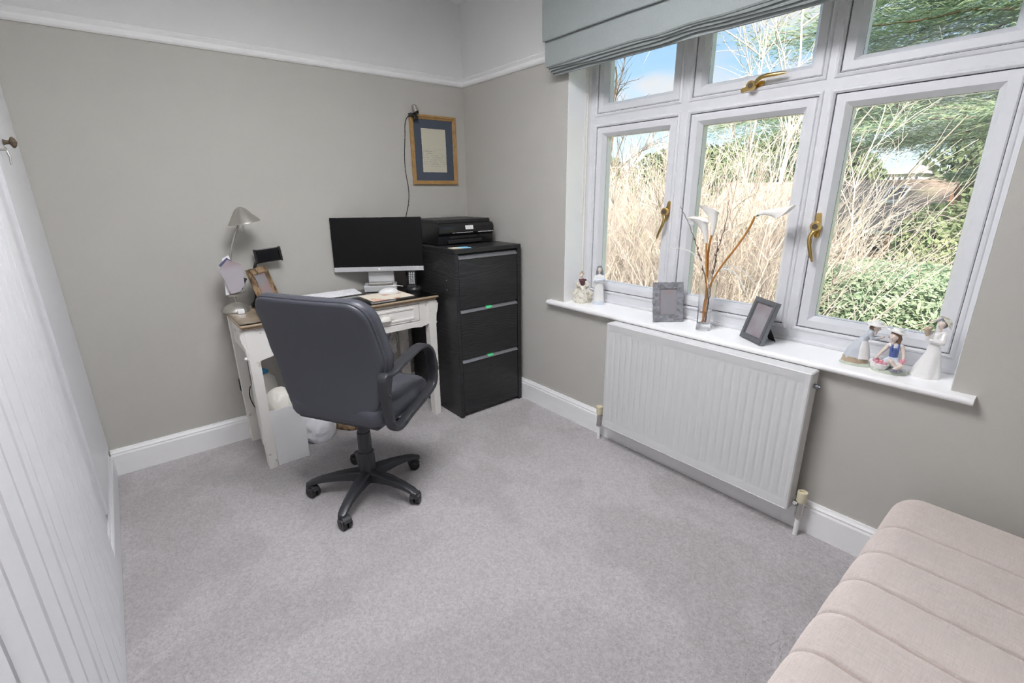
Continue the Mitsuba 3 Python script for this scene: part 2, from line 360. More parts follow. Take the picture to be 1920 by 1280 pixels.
# picture rails (moulded profile)
def rail_profile(s): return [(0, 0), (s * 0.008, 0.0), (s * 0.014, 0.006), (s * 0.016, 0.016), (s * 0.012, 0.026), (s * 0.018, 0.034), (s * 0.022, 0.042), (s * 0.016, 0.048), (0, 0.05)]
pr = rail_profile(1)
struct('trim_1', prism([(-d, z + RAIL) for d, z in pr], 2.8, 'x', -2.8), 'white_gloss', 'white moulded picture rail on the wall behind the desk')
struct('trim_2', prism([(-d, z + RAIL) for d, z in pr], -YF, 'y', YF), 'white_gloss', 'white moulded picture rail on the window wall')
sk = [(0, 0), (0.018, 0), (0.018, 0.104), (0.014, 0.112), (0.015, 0.118), (0.009, 0.127), (0.006, 0.134), (0, 0.134)]
struct('baseboard_back', prism([(-d, z) for d, z in sk], W, 'x', -W), 'white_gloss', 'white skirting board behind the desk')
struct('baseboard_right', prism([(-d, z) for d, z in sk], -YF, 'y', YF), 'white_gloss', 'white skirting board under the window')

# ---- window
def frame_ring(y0, y1, z0, z1, wy, wz, x0, x1, bev=0.010):
    """mitred rectangular frame; inner front edge bevelled towards the glass"""
    def loop(y0, y1, z0, z1, x): return [(x, y0, z0), (x, y1, z0), (x, y1, z1), (x, y0, z1)]
    rings = [loop(y0, y1, z0, z1, x1), loop(y0, y1, z0, z1, x0 + 0.004), loop(y0 + .004, y1 - .004, z0 + .004, z1 - .004, x0),
             loop(y0 + wy - bev, y1 - wy + bev, z0 + wz - bev, z1 - wz + bev, x0), loop(y0 + wy, y1 - wy, z0 + wz, z1 - wz, x0 + 0.022), loop(y0 + wy, y1 - wy, z0 + wz, z1 - wz, x1)]
    v = np.array(rings).reshape(-1, 3); f = []
    for i in range(6):
        for j in range(4):
            a, b, c, d = i * 4 + j, i * 4 + (j + 1) % 4, ((i + 1) % 6) * 4 + (j + 1) % 4, ((i + 1) % 6) * 4 + j
            f += [(a, b, c), (a, c, d)]
    return TM(v, f)
lab('window_1', 'white six light casement window', None, None, 'structure')
cols = [(-1.465, -0.983), (-2.040, -1.527), (-2.570, -2.093)]
zlow, zup = (0.767, 1.624), (1.688, 2.045)
holes = [Polygon([(a, z0), (b, z0), (b, z1), (a, z1)]) for a, b in cols for z0, z1 in (zlow, zup)]
outer = Polygon([(WY0, SILL), (WY1, SILL), (WY1, WT - .003), (WY0, WT - .003)])
body = outer
for h in holes: body = body.difference(h)
fm = prism(body, 0.07, 'x', FX)
# rounded beads along each opening of the fixed frame
beads = []
for a, b in cols:
    for z0, z1 in (zlow, zup):
        g = 0.016
        rings = []
        for off, x in ((g, FX + 0.001), (g * 0.75, FX - 0.005), (g * 0.35, FX - 0.007), (0.0, FX - 0.002), (0.0, FX + 0.01)):
            rings.append([(x, a - off, z0 - off), (x, b + off, z0 - off), (x, b + off, z1 + off), (x, a - off, z1 + off)])
        beads.append(loft(rings, False, False))
struct('window_1__frame', cat(fm, beads), 'upvc')
struct('window_1__frame_foot', bx(FX - 0.006, FX + 0.06, WY0 + .002, WY1 - .002, SILL, SILL + 0.016, 0.004), 'upvc')
for a, b in cols:
    for z0, z1 in (zlow, zup):
        nm = 'casement' if z0 < 1 else 'fanlight'
        g = 0.003
        k = struct('window_1__' + nm, frame_ring(a + g, b - g, z0 + g, z1 - g, 0.050, 0.046, FX + 0.001, FX + 0.062, 0.017), 'upvc')
        struct(k + '__seal', frame_ring(a + 0.050, b - 0.050, z0 + 0.046, z1 - 0.046, 0.0022, 0.0022, FX + 0.028, FX + 0.034, 0.001), 'seal_black')
        y0, y1, q0, q1, x = a + 0.049, b - 0.049, z0 + 0.045, z1 - 0.045, FX + 0.032
        struct(k + '__pane', TM([(x, y0, q0), (x, y1, q0), (x, y1, q1), (x, y0, q1)], [(0, 1, 2), (0, 2, 3)]), 'window_glass')
        # dark rubber gasket between sash and frame
struct('window_1__gasket', cat([frame_ring(a - .0005, b + .0005, z0 - .0005, z1 + .0005, 0.003, 0.003, FX + 0.006, FX + 0.05, 0.0006) for a, b in cols for z0, z1 in (zlow, zup)]), 'seal_black')
# sill board with a bull-nosed edge
nose = [(FX + 0.005, SILL - 0.025), (FX + 0.005, SILL), (-0.026, SILL)] + [(-0.026 - 0.0125 * math.sin(t), SILL - 0.0125 + 0.0125 * math.cos(t)) for t in np.linspace(0.2, math.pi - 0.2, 9)] + [(-0.026, SILL - 0.025)]
n2 = [(x if x < 0.0 else -0.0005, z) for x, z in nose]
sillm = cat(prism(nose, WY1 - WY0, 'y', WY0), prism(n2, 0.106, 'y', WY1), prism(n2, 0.058, 'y', WY0 - 0.058))
struct('window_1__sill', sillm, 'white_gloss', smooth=40)

# ---- window handles (cranked brass lever on a rose)
def lever(loc, ang, mirror=1):
    """lever lies in the yz plane: ang is the direction of the blade"""
    def P(u, v, x): # u along blade, v across
        c, s = math.cos(ang), math.sin(ang)
        return (loc[0] + x, loc[1] + c * u - s * v * mirror, loc[2] + s * u + c * v * mirror)
    k = 'window_1__handle'
    i = 0
    while k in scene: i += 1; k = f'window_1__handle_{i:03d}'
    plate = []
    for u, w_ in ((-0.050, 0.006), (-0.044, 0.0095), (-0.020, 0.0105), (0.022, 0.0105), (0.036, 0.0095), (0.042, 0.006)):
        for v in (-w_, w_):
            plate += [P(u, v, 0.001), P(u * 0.97, v * 0.8, -0.009)]
    scene[k] = mikit.ply(hull(plate), 'brass', 30)
    c_ = []
    A = [(0.016, 0.000, -0.026, .0085, .006), (0.030, 0.010, -0.031, .0075, .0055), (0.048, 0.013, -0.034, .0075, .005), (0.080, 0.008, -0.035, .0075, .0045), (0.112, 0.001, -0.033, .0065, .004), (0.132, -0.004, -0.030, .003, .002)]
    Q = spline([q[:3] for q in A], 22); W_ = np.stack([np.interp(np.linspace(0, 1, 22), np.linspace(0, 1, 6), [q[j] for q in A]) for j in (3, 4)], 1)
    tq = np.gradient(Q, axis=0); tq /= np.linalg.norm(tq, axis=1, keepdims=True)
    rings = []
    for i_ in range(22):
        sd = np.array([-tq[i_, 1], tq[i_, 0], 0]); sd /= np.linalg.norm(sd)
        rings.append([P(*(Q[i_] + sd * W_[i_, 0] * math.cos(g) + np.array([0, 0, 1]) * W_[i_, 1] * math.sin(g))) for g in np.linspace(0, 2 * math.pi, 12, endpoint=False)])
    bl = loft(rings); trimesh.repair.fix_normals(bl)
    m = cat(cyl(P(0, 0, -0.006), P(0, 0, -0.018), 0.0135, 0.0135, 24), cyl(P(0, 0, -0.018), P(0, 0, -0.032), 0.0190, 0.0175, 28), bl)
    scene[k + '__lever'] = mikit.ply(m, 'brass', 40)
    scene[k + '__lock'] = mikit.ply(cyl(P(0, 0, -0.031), P(0, 0, -0.0335), 0.0105, 0.0100, 20), 'bark', 40)
lever((FX, -1.452, 1.205), math.radians(-78), -1)
lever((FX, -2.110, 1.165), math.radians(-93), 1)
lever((FX, -1.795, 1.692), math.radians(168), -1)

# ================================================================== WARDROBE
lab('wardrobe', 'tall white fitted wardrobe with reeded panel doors along the left wall', 'wardrobe')
X0 = -W - 0.020
add('wardrobe__carcass', cat(bx(-2.79, X0, -3.6, -0.001, 0.125, 2.39, 0.001)), 'wardrobe_white')
add('wardrobe__plinth', cat(bx(-2.7, -W + 0.006, -3.6, -0.0185, 0.0, 0.112, 0.004), bx(-2.7, -W - 0.004, -3.6, -0.0185, 0.11, 0.128, 0.004)), 'wardrobe_white')
add('wardrobe__stile', bx(X0, -W, -0.655, -0.001, 0.15, 2.38, 0.005), 'wardrobe_white')
add('wardrobe__recess', bx(X0, -W - 0.010, -1.01, -0.655, 0.11, 2.38, 0.002), 'wardrobe_white')
def reeded(y1, y0, cuts):
    """plan of a door from y1 (far) to y0 (near): flat face with rounded reeds and sunk grooves at the given distances from y1"""
    xf = 0.040
    pts = [(0.0, 0.0), (xf - 0.008, 0.0), (xf - 0.002, 0.004), (xf, 0.010)]
    for c, w, d in cuts:
        pts += [(xf, c - w), (xf - d, c - w * 0.45), (xf - d, c + w * 0.45), (xf, c + w)]
    L = y1 - y0
    pts += [(xf, L - 0.010), (xf - 0.002, L - 0.004), (xf - 0.008, L), (0.0, L)]
    return [(X0 + 0.002 + x, y1 - y) for x, y in pts]
cuts = [(c, w, d * 0.6) for c, w, d in [(0.115, .006, .004), (0.19, .005, .004), (0.235, .006, .005), (0.30, .005, .004), (0.375, .007, .005), (0.45, .005, .004), (0.53, .007, .006), (0.62, .006, .005), (0.68, .010, .008), (0.77, .006, .005), (0.86, .010, .008), (0.96, .006, .005)]]
add('wardrobe__door', prism(reeded(-1.015, -2.06, cuts), 2.21, 'z', 0.15), 'wardrobe_white', 25)
add('wardrobe__door', prism(reeded(-2.065, -3.11, cuts), 2.21, 'z', 0.15), 'wardrobe_white', 25)
# knob and key
kx, ky, kz = -W + 0.002, -0.455, 1.476
kn = lathe([(0, 0), (0.009, 0.0), (0.007, 0.006), (0.006, 0.014), (0.016, 0.019), (0.018, 0.024), (0.012, 0.030), (0.0, 0.034)], 8)
add('wardrobe__knob', moved(kn, M4((kx, ky, kz), ry=math.pi / 2)), 'bark', 30)
add('wardrobe__key', cat(tube([(kx + 0.012, ky - 0.11, kz - 0.03), (kx + 0.016, ky - 0.112, kz - 0.05), (kx + 0.014, ky - 0.114, kz - 0.075)], 0.0025, 8), cyl((kx - 0.004, ky - 0.11, kz - 0.03), (kx + 0.014, ky - 0.11, kz - 0.03), 0.004)), 'brushed_steel', 40)

# ================================================================== RADIATOR
lab('radiator', 'white ribbed panel radiator on the wall below the window sill', 'radiator')
RY0, RY1, RZ0, RZ1, RXF = -2.268, -1.340, 0.112, 0.678, -0.100
yy = np.linspace(RY0 + 0.004, RY1 - 0.004, 449)
zz = np.r_[RZ0 + .004, RZ0 + 0.03, RZ0 + 0.036, RZ0 + 0.046, RZ0 + 0.058, np.linspace(RZ0 + 0.08, RZ1 - 0.09, 6), RZ1 - 0.068, RZ1 - 0.056, RZ1 - 0.046, RZ1 - 0.036, RZ1 - 0.03, RZ1 - .004]
ph = ((yy - (RY0 + 0.045)) / 0.0333 + 0.5) % 1.0 - 0.5
fl = np.where((yy > RY0 + 0.04) & (yy < RY1 - 0.04), 1 - np.exp(-(ph / 0.17) ** 2), 1)
fz = np.clip(np.minimum(zz - RZ0 - 0.046, RZ1 - 0.046 - zz) / 0.016, 0, 1)
edge = np.clip(np.minimum(yy - RY0 - 0.014, RY1 - 0.014 - yy) / 0.006, 0, 1)[None] * np.clip(np.minimum(zz - RZ0 - 0.028, RZ1 - 0.028 - zz) / 0.008, 0, 1)[:, None]
xs = RXF + 0.004 * edge + 0.0030 * fz[:, None] * (1 - fl[None]) * edge
Yg, Zg = np.meshgrid(yy, zz)
v = np.stack([xs, Yg, Zg], -1).reshape(-1, 3); nz, ny = xs.shape
i, j = np.meshgrid(np.arange(nz - 1), np.arange(ny - 1), indexing='ij'); a = i * ny + j
front = TM(v, np.vstack([np.stack([a, a + ny, a + ny + 1], -1).reshape(-1, 3), np.stack([a, a + ny + 1, a + 1], -1).reshape(-1, 3)]))
add('radiator__front_panel', front, 'radiator_enamel', 40)
add('radiator__casing', cat(bx(RXF + 0.0085, -0.03, RY0 + .012, RY1 - .012, RZ0 + 0.004, RZ1 - 0.02, 0.003),
                            bx(RXF - 0.001, -0.032, RY0, RY0 + 0.014, RZ0, RZ1, 0.004), bx(RXF - 0.001, -0.032, RY1 - 0.014, RY1, RZ0, RZ1, 0.004),
                            bx(RXF - 0.001, -0.032, RY0 + .004, RY1 - .004, RZ1 - 0.010, RZ1, 0.004), bx(RXF - 0.001, RXF + 0.02, RY0 + .004, RY1 - .004, RZ0, RZ0 + 0.008, 0.003)), 'radiator_enamel')
add('radiator__bracket', cat(bx(-0.031, -0.0005, -2.08, -2.05, 0.2, 0.62), bx(-0.031, -0.0005, -1.56, -1.53, 0.2, 0.62)), 'radiator_enamel')
add('radiator__air_vent', cat(cyl((-0.062, RY0 - 0.0, RZ1 - 0.055), (-0.062, RY0 - 0.014, RZ1 - 0.055), 0.009), cyl((-0.062, RY0 - 0.01, RZ1 - 0.055), (-0.062, RY0 - 0.02, RZ1 - 0.055), 0.005)), 'pewter', 40)
for yv, s in ((RY0 - 0.030, 1), (RY1 + 0.052, -1)):
    k = add('radiator__valve', cat(cyl((-0.060, yv, 0.085), (-0.060, yv, 0.150), 0.0125), cyl((-0.060, yv, 0.080), (-0.060, yv, 0.096), 0.015, None, 6),
                                   cyl((-0.060, yv, 0.135), (-0.060, yv + s * 0.036, 0.135), 0.0085), cyl((-0.060, yv + s * 0.014, 0.135), (-0.060, yv + s * 0.024, 0.135), 0.0135, None, 6)), 'chrome', 35)
    add(k + '__cap', lathe([(0.0, 0.146), (0.013, 0.146), (0.0165, 0.151), (0.0175, 0.186), (0.0175, 0.194), (0.012, 0.194), (0.011, 0.186), (0, 0.186)], 20, (-0.060, yv, 0)), 'cream_plastic', 40)
    add(k + '__pipe', cyl((-0.060, yv, -0.005), (-0.060, yv, 0.084), 0.0085), 'white_gloss', 40)

# ================================================================== ROMAN BLIND
lab('roman_blind', 'pale grey green Roman blind drawn up over the top of the window', 'blind')
BY0, BY1 = -2.70, -0.880
def drape(profile, key, seg=64, wav=0.0, seed=1):
    """profile: closed list of (x,z); swept along y with a soft wave"""
    P = np.array(profile); rings = []
    for y in np.linspace(BY0, BY1, seg):
        q = P.copy()
        k = math.exp(-((y + 1.66) / 0.09) ** 2) * 0.006 - math.exp(-((y + 1.52) / 0.10) ** 2) * 0.005
        w = wav * (0.35 * math.sin(y * 9 + seed) + 0.2 * math.sin(y * 23 + 2 * seed)) * 0.006
        q[:, 1] += (k * wav + w) * (1 if wav else 0)
        q[:, 0] += wav * 0.35 * k
        rings.append([(x, y, z) for x, z in q])
    return add(key, loft(rings), 'blind_fabric', 35)
drape([(-0.060, 2.385), (-0.125, 2.385), (-0.128, 2.30), (-0.126, 2.02), (-0.124, 1.996), (-0.120, 1.993), (-0.117, 2.0), (-0.114, 2.30), (-0.060, 2.36)], 'roman_blind__top_fold', wav=0.25)
drape([(-0.045, 2.36), (-0.111, 2.30), (-0.109, 2.05), (-0.106, 1.915), (-0.103, 1.893), (-0.098, 1.888), (-0.093, 1.892), (-0.086, 1.95), (-0.045, 2.05)], 'roman_blind__middle_fold', wav=0.6)
for t in range(3):
    xx, z = -0.088 + 0.013 * t, 1.884 - 0.0085 * t
    drape([(xx, z + 0.07), (xx - 0.004, z + 0.02), (xx - 0.006, z + 0.003), (xx - 0.002, z - 0.003), (xx + 0.003, z), (xx + 0.005, z + 0.07)], 'roman_blind__pleat', wav=1.0 - 0.15 * t, seed=2 + t)
drape([(-0.05, 1.95), (-0.052, 1.868), (-0.049, 1.856), (-0.044, 1.854), (-0.041, 1.866), (-0.041, 1.95)], 'roman_blind__bottom_bar', wav=0.3, seed=9)
add('roman_blind__headrail', bx(-0.06, -0.001, BY0, BY1, 2.345, 2.385, 0.003), 'white_gloss')
lab('blind_cord', 'thin white looped blind cord hanging beside the left window reveal', 'cord')
add('blind_cord', cat(tube([(0.122, -0.945, 1.96), (0.123, -0.944, 1.6), (0.122, -0.946, 1.36), (0.113, -0.950, 1.22), (0.108, -0.952, 1.185), (0.113, -0.951, 1.178), (0.121, -0.948, 1.20), (0.128, -0.945, 1.36), (0.130, -0.944, 1.6), (0.130, -0.944, 1.96)], 0.0014, 6, 60)), 'cable_white', 40)
add('blind_cord__guide', bx(0.140, 0.150, -0.947, -0.9415, SILL + 0.001, 1.96, 0.001), 'ivory_plastic')

# ================================================================== FILING CABINET
lab('filing_cabinet', 'black brown wood grain filing cabinet with three drawers in the corner', 'filing cabinet')
CX0, CX1, CYF, CZ = -0.500, -0.028, -0.597, 1.008
add('filing_cabinet__side', bx(CX0, CX0 + 0.022, CYF, -0.022, 0, CZ - 0.024, 0.0015), 'black_ash_side')
add('filing_cabinet__side', bx(CX1 - 0.026, CX1, CYF, -0.022, 0, CZ - 0.024, 0.0015), 'black_ash_side')
add('filing_cabinet__top', bx(CX0, CX1, CYF, -0.022, CZ - 0.024, CZ, 0.002), 'black_oak_top')
add('filing_cabinet__back', bx(CX0 + .022, CX1 - .026, -0.04, -0.023, 0.02, CZ - 0.024, 0.001), 'black_ash_side')
add('filing_cabinet__inner_box', bx(CX0 + .023, CX1 - .027, CYF + 0.03, -0.045, 0.03, CZ - 0.03, 0.001), 'black_satin')
for z0, z1, st in ((0.020, 0.345, None), (0.370, 0.646, 0.352), (0.671, 0.951, 0.654)):
    k = add('filing_cabinet__drawer', bx(CX0 + 0.024, CX1 - 0.029, CYF + 0.003, CYF + 0.026, z0, z1, 0.0015), 'black_oak')
    top = z1
    pr2 = [(CYF + 0.002, z1 - 0.001), (CYF - 0.004, z1 + 0.002), (CYF + 0.000, z1 + 0.006), (CYF + 0.016, z1 + 0.0225), (CYF + 0.022, z1 + 0.0225), (CYF + 0.022, z1 - 0.001)]
    add(k + '__pull_lip', prism(pr2, CX1 - CX0 - 0.056, 'x', CX0 + 0.025), 'lip_metal', 25)
    if st:
        # sticker on the lip of the drawer below this one
        pass
for z, xs_ in ((0.646 + 0.012, -0.276), (0.345 + 0.012, -0.272)):
    s = bx(-0.021, 0.021, -0.0008, 0.0008, -0.0125, 0.0125, 0.0002)
    k = add('filing_cabinet__sticker', moved(s, M4((xs_, CYF + 0.0068, z + 0.0035), rx=math.radians(-45))), 'green_sticker')
    lab(k, 'small bright green sticker')
for z in (0.83, 0.775):
    add('filing_cabinet__screw', cyl((CX0 - 0.0008, -0.50, z), (CX0 + 0.002, -0.50, z), 0.004, None, 12), 'lip_metal')
add('filing_cabinet__lock', cat(bx(CX1 - 0.001, CX1 + 0.010, CYF + 0.02, CYF + 0.04, 0.868, 0.893, 0.002)), 'ivory_plastic')

# ================================================================== PRINTER
lab('printer', 'black all in one inkjet printer on top of the filing cabinet', 'printer')
px0, px1, pyf, pyb, pz = -0.455, -0.062, -0.375, -0.045, CZ
bodyp = [(pyb, pz + 0.004), (pyb, pz + 0.128), (pyf + 0.045, pz + 0.128), (pyf + 0.018, pz + 0.122), (pyf + 0.004, pz + 0.108), (pyf, pz + 0.090), (pyf + 0.004, pz + 0.066), (pyf + 0.016, pz + 0.052), (pyf + 0.020, pz + 0.004)]
add('printer__body', prism(bodyp, px1 - px0, 'x', px0), 'black_gloss', 30)
add('printer__lid', rbx(px0 + 0.004, px1 - 0.004, pyf + 0.03, pyb + 0.002, pz + 0.120, pz + 0.146, 0.008), 'black_satin', 40)
add('printer__paper_tray', bx(px0 + 0.06, px1 - 0.09, pyf - 0.002, pyf + 0.12, pz + 0.008, pz + 0.030, 0.004), 'black_satin')
add('printer__output_slot', bx(px0 + 0.08, px1 - 0.12, pyf + 0.0125, pyf + 0.03, pz + 0.036, pz + 0.050, 0.002), 'rubber_black')
add('printer__display', moved(bx(-0.028, 0.028, -0.001, 0.001, -0.012, 0.012, 0.0005), M4((px0 + 0.21, pyf + 0.0012, pz + 0.098), rx=math.radians(-12.5))), 'white_plastic')
lab('printer__display', 'lit white touch display')
add('printer__trim_strip', cat(bx(px0 + 0.275, px1 - 0.005, pyf + 0.0005, pyf + 0.004, pz + 0.066, pz + 0.071, 0.0005), bx(px0 + 0.09, px0 + 0.235, pyf + 0.0005, pyf + 0.004, pz + 0.068, pz + 0.071, 0.0005)), 'silver_plastic')
lab('leaflet', 'small blue and cream leaflet on the front edge of the cabinet top', 'leaflet')
add('leaflet', moved(bx(-0.058, 0.058, -0.036, 0.036, 0, 0.002, 0.0004), M4((-0.425, -0.535, CZ + 0.0004), math.radians(-8))), 'leaflet_print')

# ================================================================== DESK
lab('desk', 'distressed white wooden desk with a brown top and one front drawer', 'desk')
DX0, DX1, DYF, DYB, DZ = -1.558, -0.532, -0.462, -0.012, 0.744
add('desk__top', cat(bx(DX0, DX1, DYF, DYB, DZ - 0.014, DZ, 0.005), bx(DX0 + 0.010, DX1 - 0.010, DYF + 0.010, DYB - .004, DZ - 0.026, DZ - 0.012, 0.005)), 'desk_wood')
add('desk__top_surface', bx(DX0 + 0.006, DX1 - 0.006, DYF + 0.006, DYB - .003, DZ - 0.004, DZ + 0.0002, 0.0005), 'desk_stain')
lx0, lx1, lyf, lyb = DX0 + 0.018, DX1 - 0.062, DYF + 0.022, DYB - 0.006
for x in (lx0, lx1):
    for y0, y1 in ((lyf, lyf + 0.05), (lyb - 0.05, lyb)):
        foot, topw = 0.030, 0.046
        o = 0.0
        leg = hull([(x + a, y, z) for (a, z) in ((0, DZ - .027), (0.046, DZ - .027), (0.003, 0.0), (0.043, 0.0)) for y in (y0, y1)])
        add('desk__leg', leg, 'desk_white')
add('desk__apron', bx(lx0 + 0.046, lx1, lyb - 0.035, lyb - 0.015, 0.60, DZ - .027, 0.002), 'desk_white')
add('desk__side_panel', bx(lx0 + 0.010, lx0 + 0.030, lyf + .05, lyb - 0.05, 0.575, DZ - .027, 0.002), 'desk_white')
add('desk__side_panel', bx(lx1 + 0.016, lx1 + 0.036, lyf + .05, lyb - 0.05, 0.575, DZ - .027, 0.002), 'desk_white')
# shaped front rail below the drawer
bot = [(lx0 + 0.046, 0.560)] + [(x, 0.575 + 0.004 * math.sin((x - lx0) * 7)) for x in np.linspace(lx0 + 0.13, lx1 - 0.10, 12)] + [(lx1 - 0.05, 0.568), (lx1, 0.580)]
railp = Polygon([(lx0 + 0.046, DZ - .027), *bot, (lx1, DZ - .027)]).difference(Polygon([(lx0 + 0.10, 0.607), (lx1 - 0.055, 0.607), (lx1 - 0.055, DZ - .036), (lx0 + 0.10, DZ - .036)]))
add('desk__front_rail', prism(railp, 0.020, 'y', lyf + 0.006), 'desk_white')
k = add('desk__drawer', bx(lx0 + 0.103, lx1 - 0.058, lyf + 0.004, lyf + 0.30, 0.610, DZ - .039, 0.0025), 'desk_white')
fr = Polygon([(lx0 + 0.14, 0.634), (lx1 - 0.095, 0.634), (lx1 - 0.095, DZ - .060), (lx0 + 0.14, DZ - .060)])
add(k + '__moulding', prism(fr.buffer(0.008, join_style=2).difference(fr), 0.006, 'y', lyf - 0.001), 'desk_white')
hc = ((-0.862), lyf - 0.001, 0.655)
cup = []
for t in np.linspace(0, math.pi, 9):
    cup.append([(hc[0] + 0.036 * math.cos(p) * math.sin(t) ** 0.6 if False else hc[0] + 0.036 * math.cos(t), hc[1] - 0.024 * math.sin(t) * math.sin(q), hc[2] - 0.012 + 0.026 * math.sin(t) ** 0.5 * math.cos(q)) for q in np.linspace(0, math.pi / 2, 7)])
kh = add(k + '__handle', cat(loft(cup, False, False, closed=False)), 'ivory_plastic', True)
add(k + '__handle_plate', cat([cyl((hc[0] + s * 0.044, hc[1], hc[2]), (hc[0] + s * 0.044, hc[1] + 0.003, hc[2]), 0.010) for s in (-1, 1)], [cyl((hc[0] + s * 0.044, hc[1] - .001, hc[2]), (hc[0] + s * 0.044, hc[1] + 0.002, hc[2]), 0.003) for s in (-1, 1)]), 'ivory_plastic', 40)
# scrolled corner brackets outside the legs
def bracket(x, s):
    pts = [(0, DZ - .030), (s * 0.014, DZ - .034), (s * 0.022, DZ - .055), (s * 0.018, DZ - .085), (s * 0.008, DZ - .115), (s * 0.006, 0.60), (s * 0.004, 0.575), (0, 0.57)]
    return cat(prism([(x + a, z) for a, z in pts], 0.040, 'y', lyf + 0.004), sph((x + s * 0.008, lyf + 0.02, 0.578), 0.009, 2))
add('desk__bracket', bracket(lx0 + 0.001, -1), 'desk_white', 30)
add('desk__bracket', bracket(lx1 + 0.045, 1), 'desk_white', 30)
GZ = DZ + 0.006
thing('desk_glass_top', bx(DX0 + 0.004, DX1 - 0.004, DYF + 0.004, DYB - 0.002, DZ + 0.0003, GZ, 0.001), 'desk_glass', 'clear glass sheet covering the brown desk top', 'glass sheet')
GZ += 0.0004

# ---- monitor
lab('monitor', 'black computer monitor with a silver lower edge on the desk', 'monitor')
mm = M4((-0.748, -0.165, 0), math.radians(-34))
def mon(m): return moved(m, mm @ M4((0, 0, 0.870), rx=math.radians(-3)))
add('monitor__screen', mon(bx(-0.256, 0.256, 0.000, 0.004, 0.026, 0.305, 0.001)), 'screen_black')
add('monitor__housing', mon(cat(bx(-0.2565, 0.2565, 0.003, 0.016, 0.0, 0.306, 0.002), rbx(-0.18, 0.18, 0.012, 0.040, 0.03, 0.20, 0.012))), 'black_satin')
add('monitor__chin', mon(bx(-0.2565, 0.2565, -0.0015, 0.008, 0.0, 0.0265, 0.0015)), 'silver_plastic')
add('monitor__emblem', mon(cyl((0, -0.0022, 0.013), (0, -0.0005, 0.013), 0.007, None, 20)), 'white_plastic')
add('monitor__neck', moved(cat(bx(-0.075, 0.075, 0.038, 0.050, GZ + 0.04, 1.0, 0.002)), mm), 'silver_plastic')
bc = (-0.752, -0.172)
mb = M4((-0.7575, -0.1795, 0), math.radians(-27))
add('monitor__base', moved(rbx(-0.094, 0.094, 0.0, 0.125, GZ, GZ + 0.040, 0.006), mb), 'silver_plastic', 35)
thing('hard_drive', moved(rbx(-0.066, 0.072, -0.004, 0.105, GZ + 0.0405, GZ + 0.055, 0.003), mb), 'brushed_steel', 'flat silver hard drive lying on the monitor foot', 'hard drive', 35)

# ---- keyboard
lab('keyboard', 'slim white computer keyboard on the desk left of the monitor', 'keyboard')
kx0, kx1, ky0, ky1 = -1.285, -0.868, -0.166, -0.056
km = M4((kx0, ky0, GZ), rx=math.radians(5))
add('keyboard__case', moved(bx(0, kx1 - kx0, 0, ky1 - ky0, 0.001, 0.009, 0.002), km), 'white_plastic')
keys, gaps = [], []
wk = (kx1 - kx0 - 0.012) / 21.5
for r in range(6):
    for c in range(21):
        x = 0.006 + c * wk + (0.006 if c > 14 else 0) ; y = 0.006 + r * (ky1 - ky0 - 0.012) / 6
        if r == 0 and 4 <= c <= 8: continue
        if 15 <= c <= 16 and r in (1, 2): continue
        keys.append(bx(x + .001, x + wk - .0015, y + .001, y + 0.0150, 0.008, 0.0115, 0.001))
keys.append(bx(0.006 + 4 * wk, 0.006 + 9 * wk, 0.007, 0.021, 0.008, 0.0115, 0.001))
kk = add('keyboard__keys', moved(cat(keys), km), 'card_white'); lab(kk, kind='stuff')
lab('mouse_mat', 'cream mouse mat with a reddish print below the monitor', 'mouse mat')
add('mouse_mat', moved(bx(-0.122, 0.122, -0.100, 0.100, 0, 0.003, 0.001), M4((-0.785, -0.312, GZ), math.radians(1))), 'pad_cream')
lab('computer_mouse', 'white computer mouse on the cream mouse mat', 'mouse')
ms = sph((0, 0, 0), 1.0, 3); ms.vertices[:, 2] = np.maximum(ms.vertices[:, 2], -0.25); ms.vertices *= [0.031, 0.056, 0.027]; ms.vertices[:, 2] += 0.007
ms.vertices[:, 2] += -0.06 * ms.vertices[:, 1] * (ms.vertices[:, 2] > 0.012)
add('computer_mouse', moved(ms, M4((-0.752, -0.268, GZ + 0.003), math.radians(62))), 'white_plastic', True)

# ---- cordless phone
lab('cordless_phone', 'black cordless telephone standing in its charging cradle at the right end of the desk', 'telephone')
pm = M4((-0.596, -0.268, GZ), math.radians(-38))
add('cordless_phone__cradle', moved(cat(lathe([(0, 0), (0.046, 0), (0.047, 0.010), (0.040, 0.022), (0.020, 0.030), (0, 0.030)], 28, (0.006, 0.016, 0)), rbx(-0.030, 0.030, -0.020, 0.014, 0.0, 0.036, 0.008)), pm), 'black_satin', 35)
hm = pm @ M4((0, 0, 0.022), rx=math.radians(-9))
add('cordless_phone__handset', moved(rbx(-0.0245, 0.0245, -0.012, 0.012, 0, 0.150, 0.010), hm), 'black_satin', 40)
add('cordless_phone__display', moved(bx(-0.016, 0.016, -0.0132, -0.011, 0.100, 0.120, 0.0005), hm), 'silver_plastic')
add('cordless_phone__indicator', moved(sph((0, -0.0122, 0.132), 0.004, 2), hm), 'white_plastic', True)
kp = [bx(-0.0165 + c * 0.0122, -0.0165 + c * 0.0122 + 0.0088, -0.0134, -0.011, 0.020 + r * 0.0115, 0.0275 + r * 0.0115, 0.0006) for r in range(6) for c in range(3)]
for q in kp: add('cordless_phone__key', moved(q, hm), 'silver_plastic')
lab('phone_cable', 'white cable running from the cordless telephone behind the monitor foot', 'cable')
add('phone_cable', tube([(-0.640, -0.235, GZ + 0.028), (-0.68, -0.20, GZ + 0.035), (-0.71, -0.16, GZ + 0.040), (-0.74, -0.06, GZ + 0.02), (-0.75, -0.035, GZ + 0.003)], 0.0025, 8, 24), 'cable_white', 40)

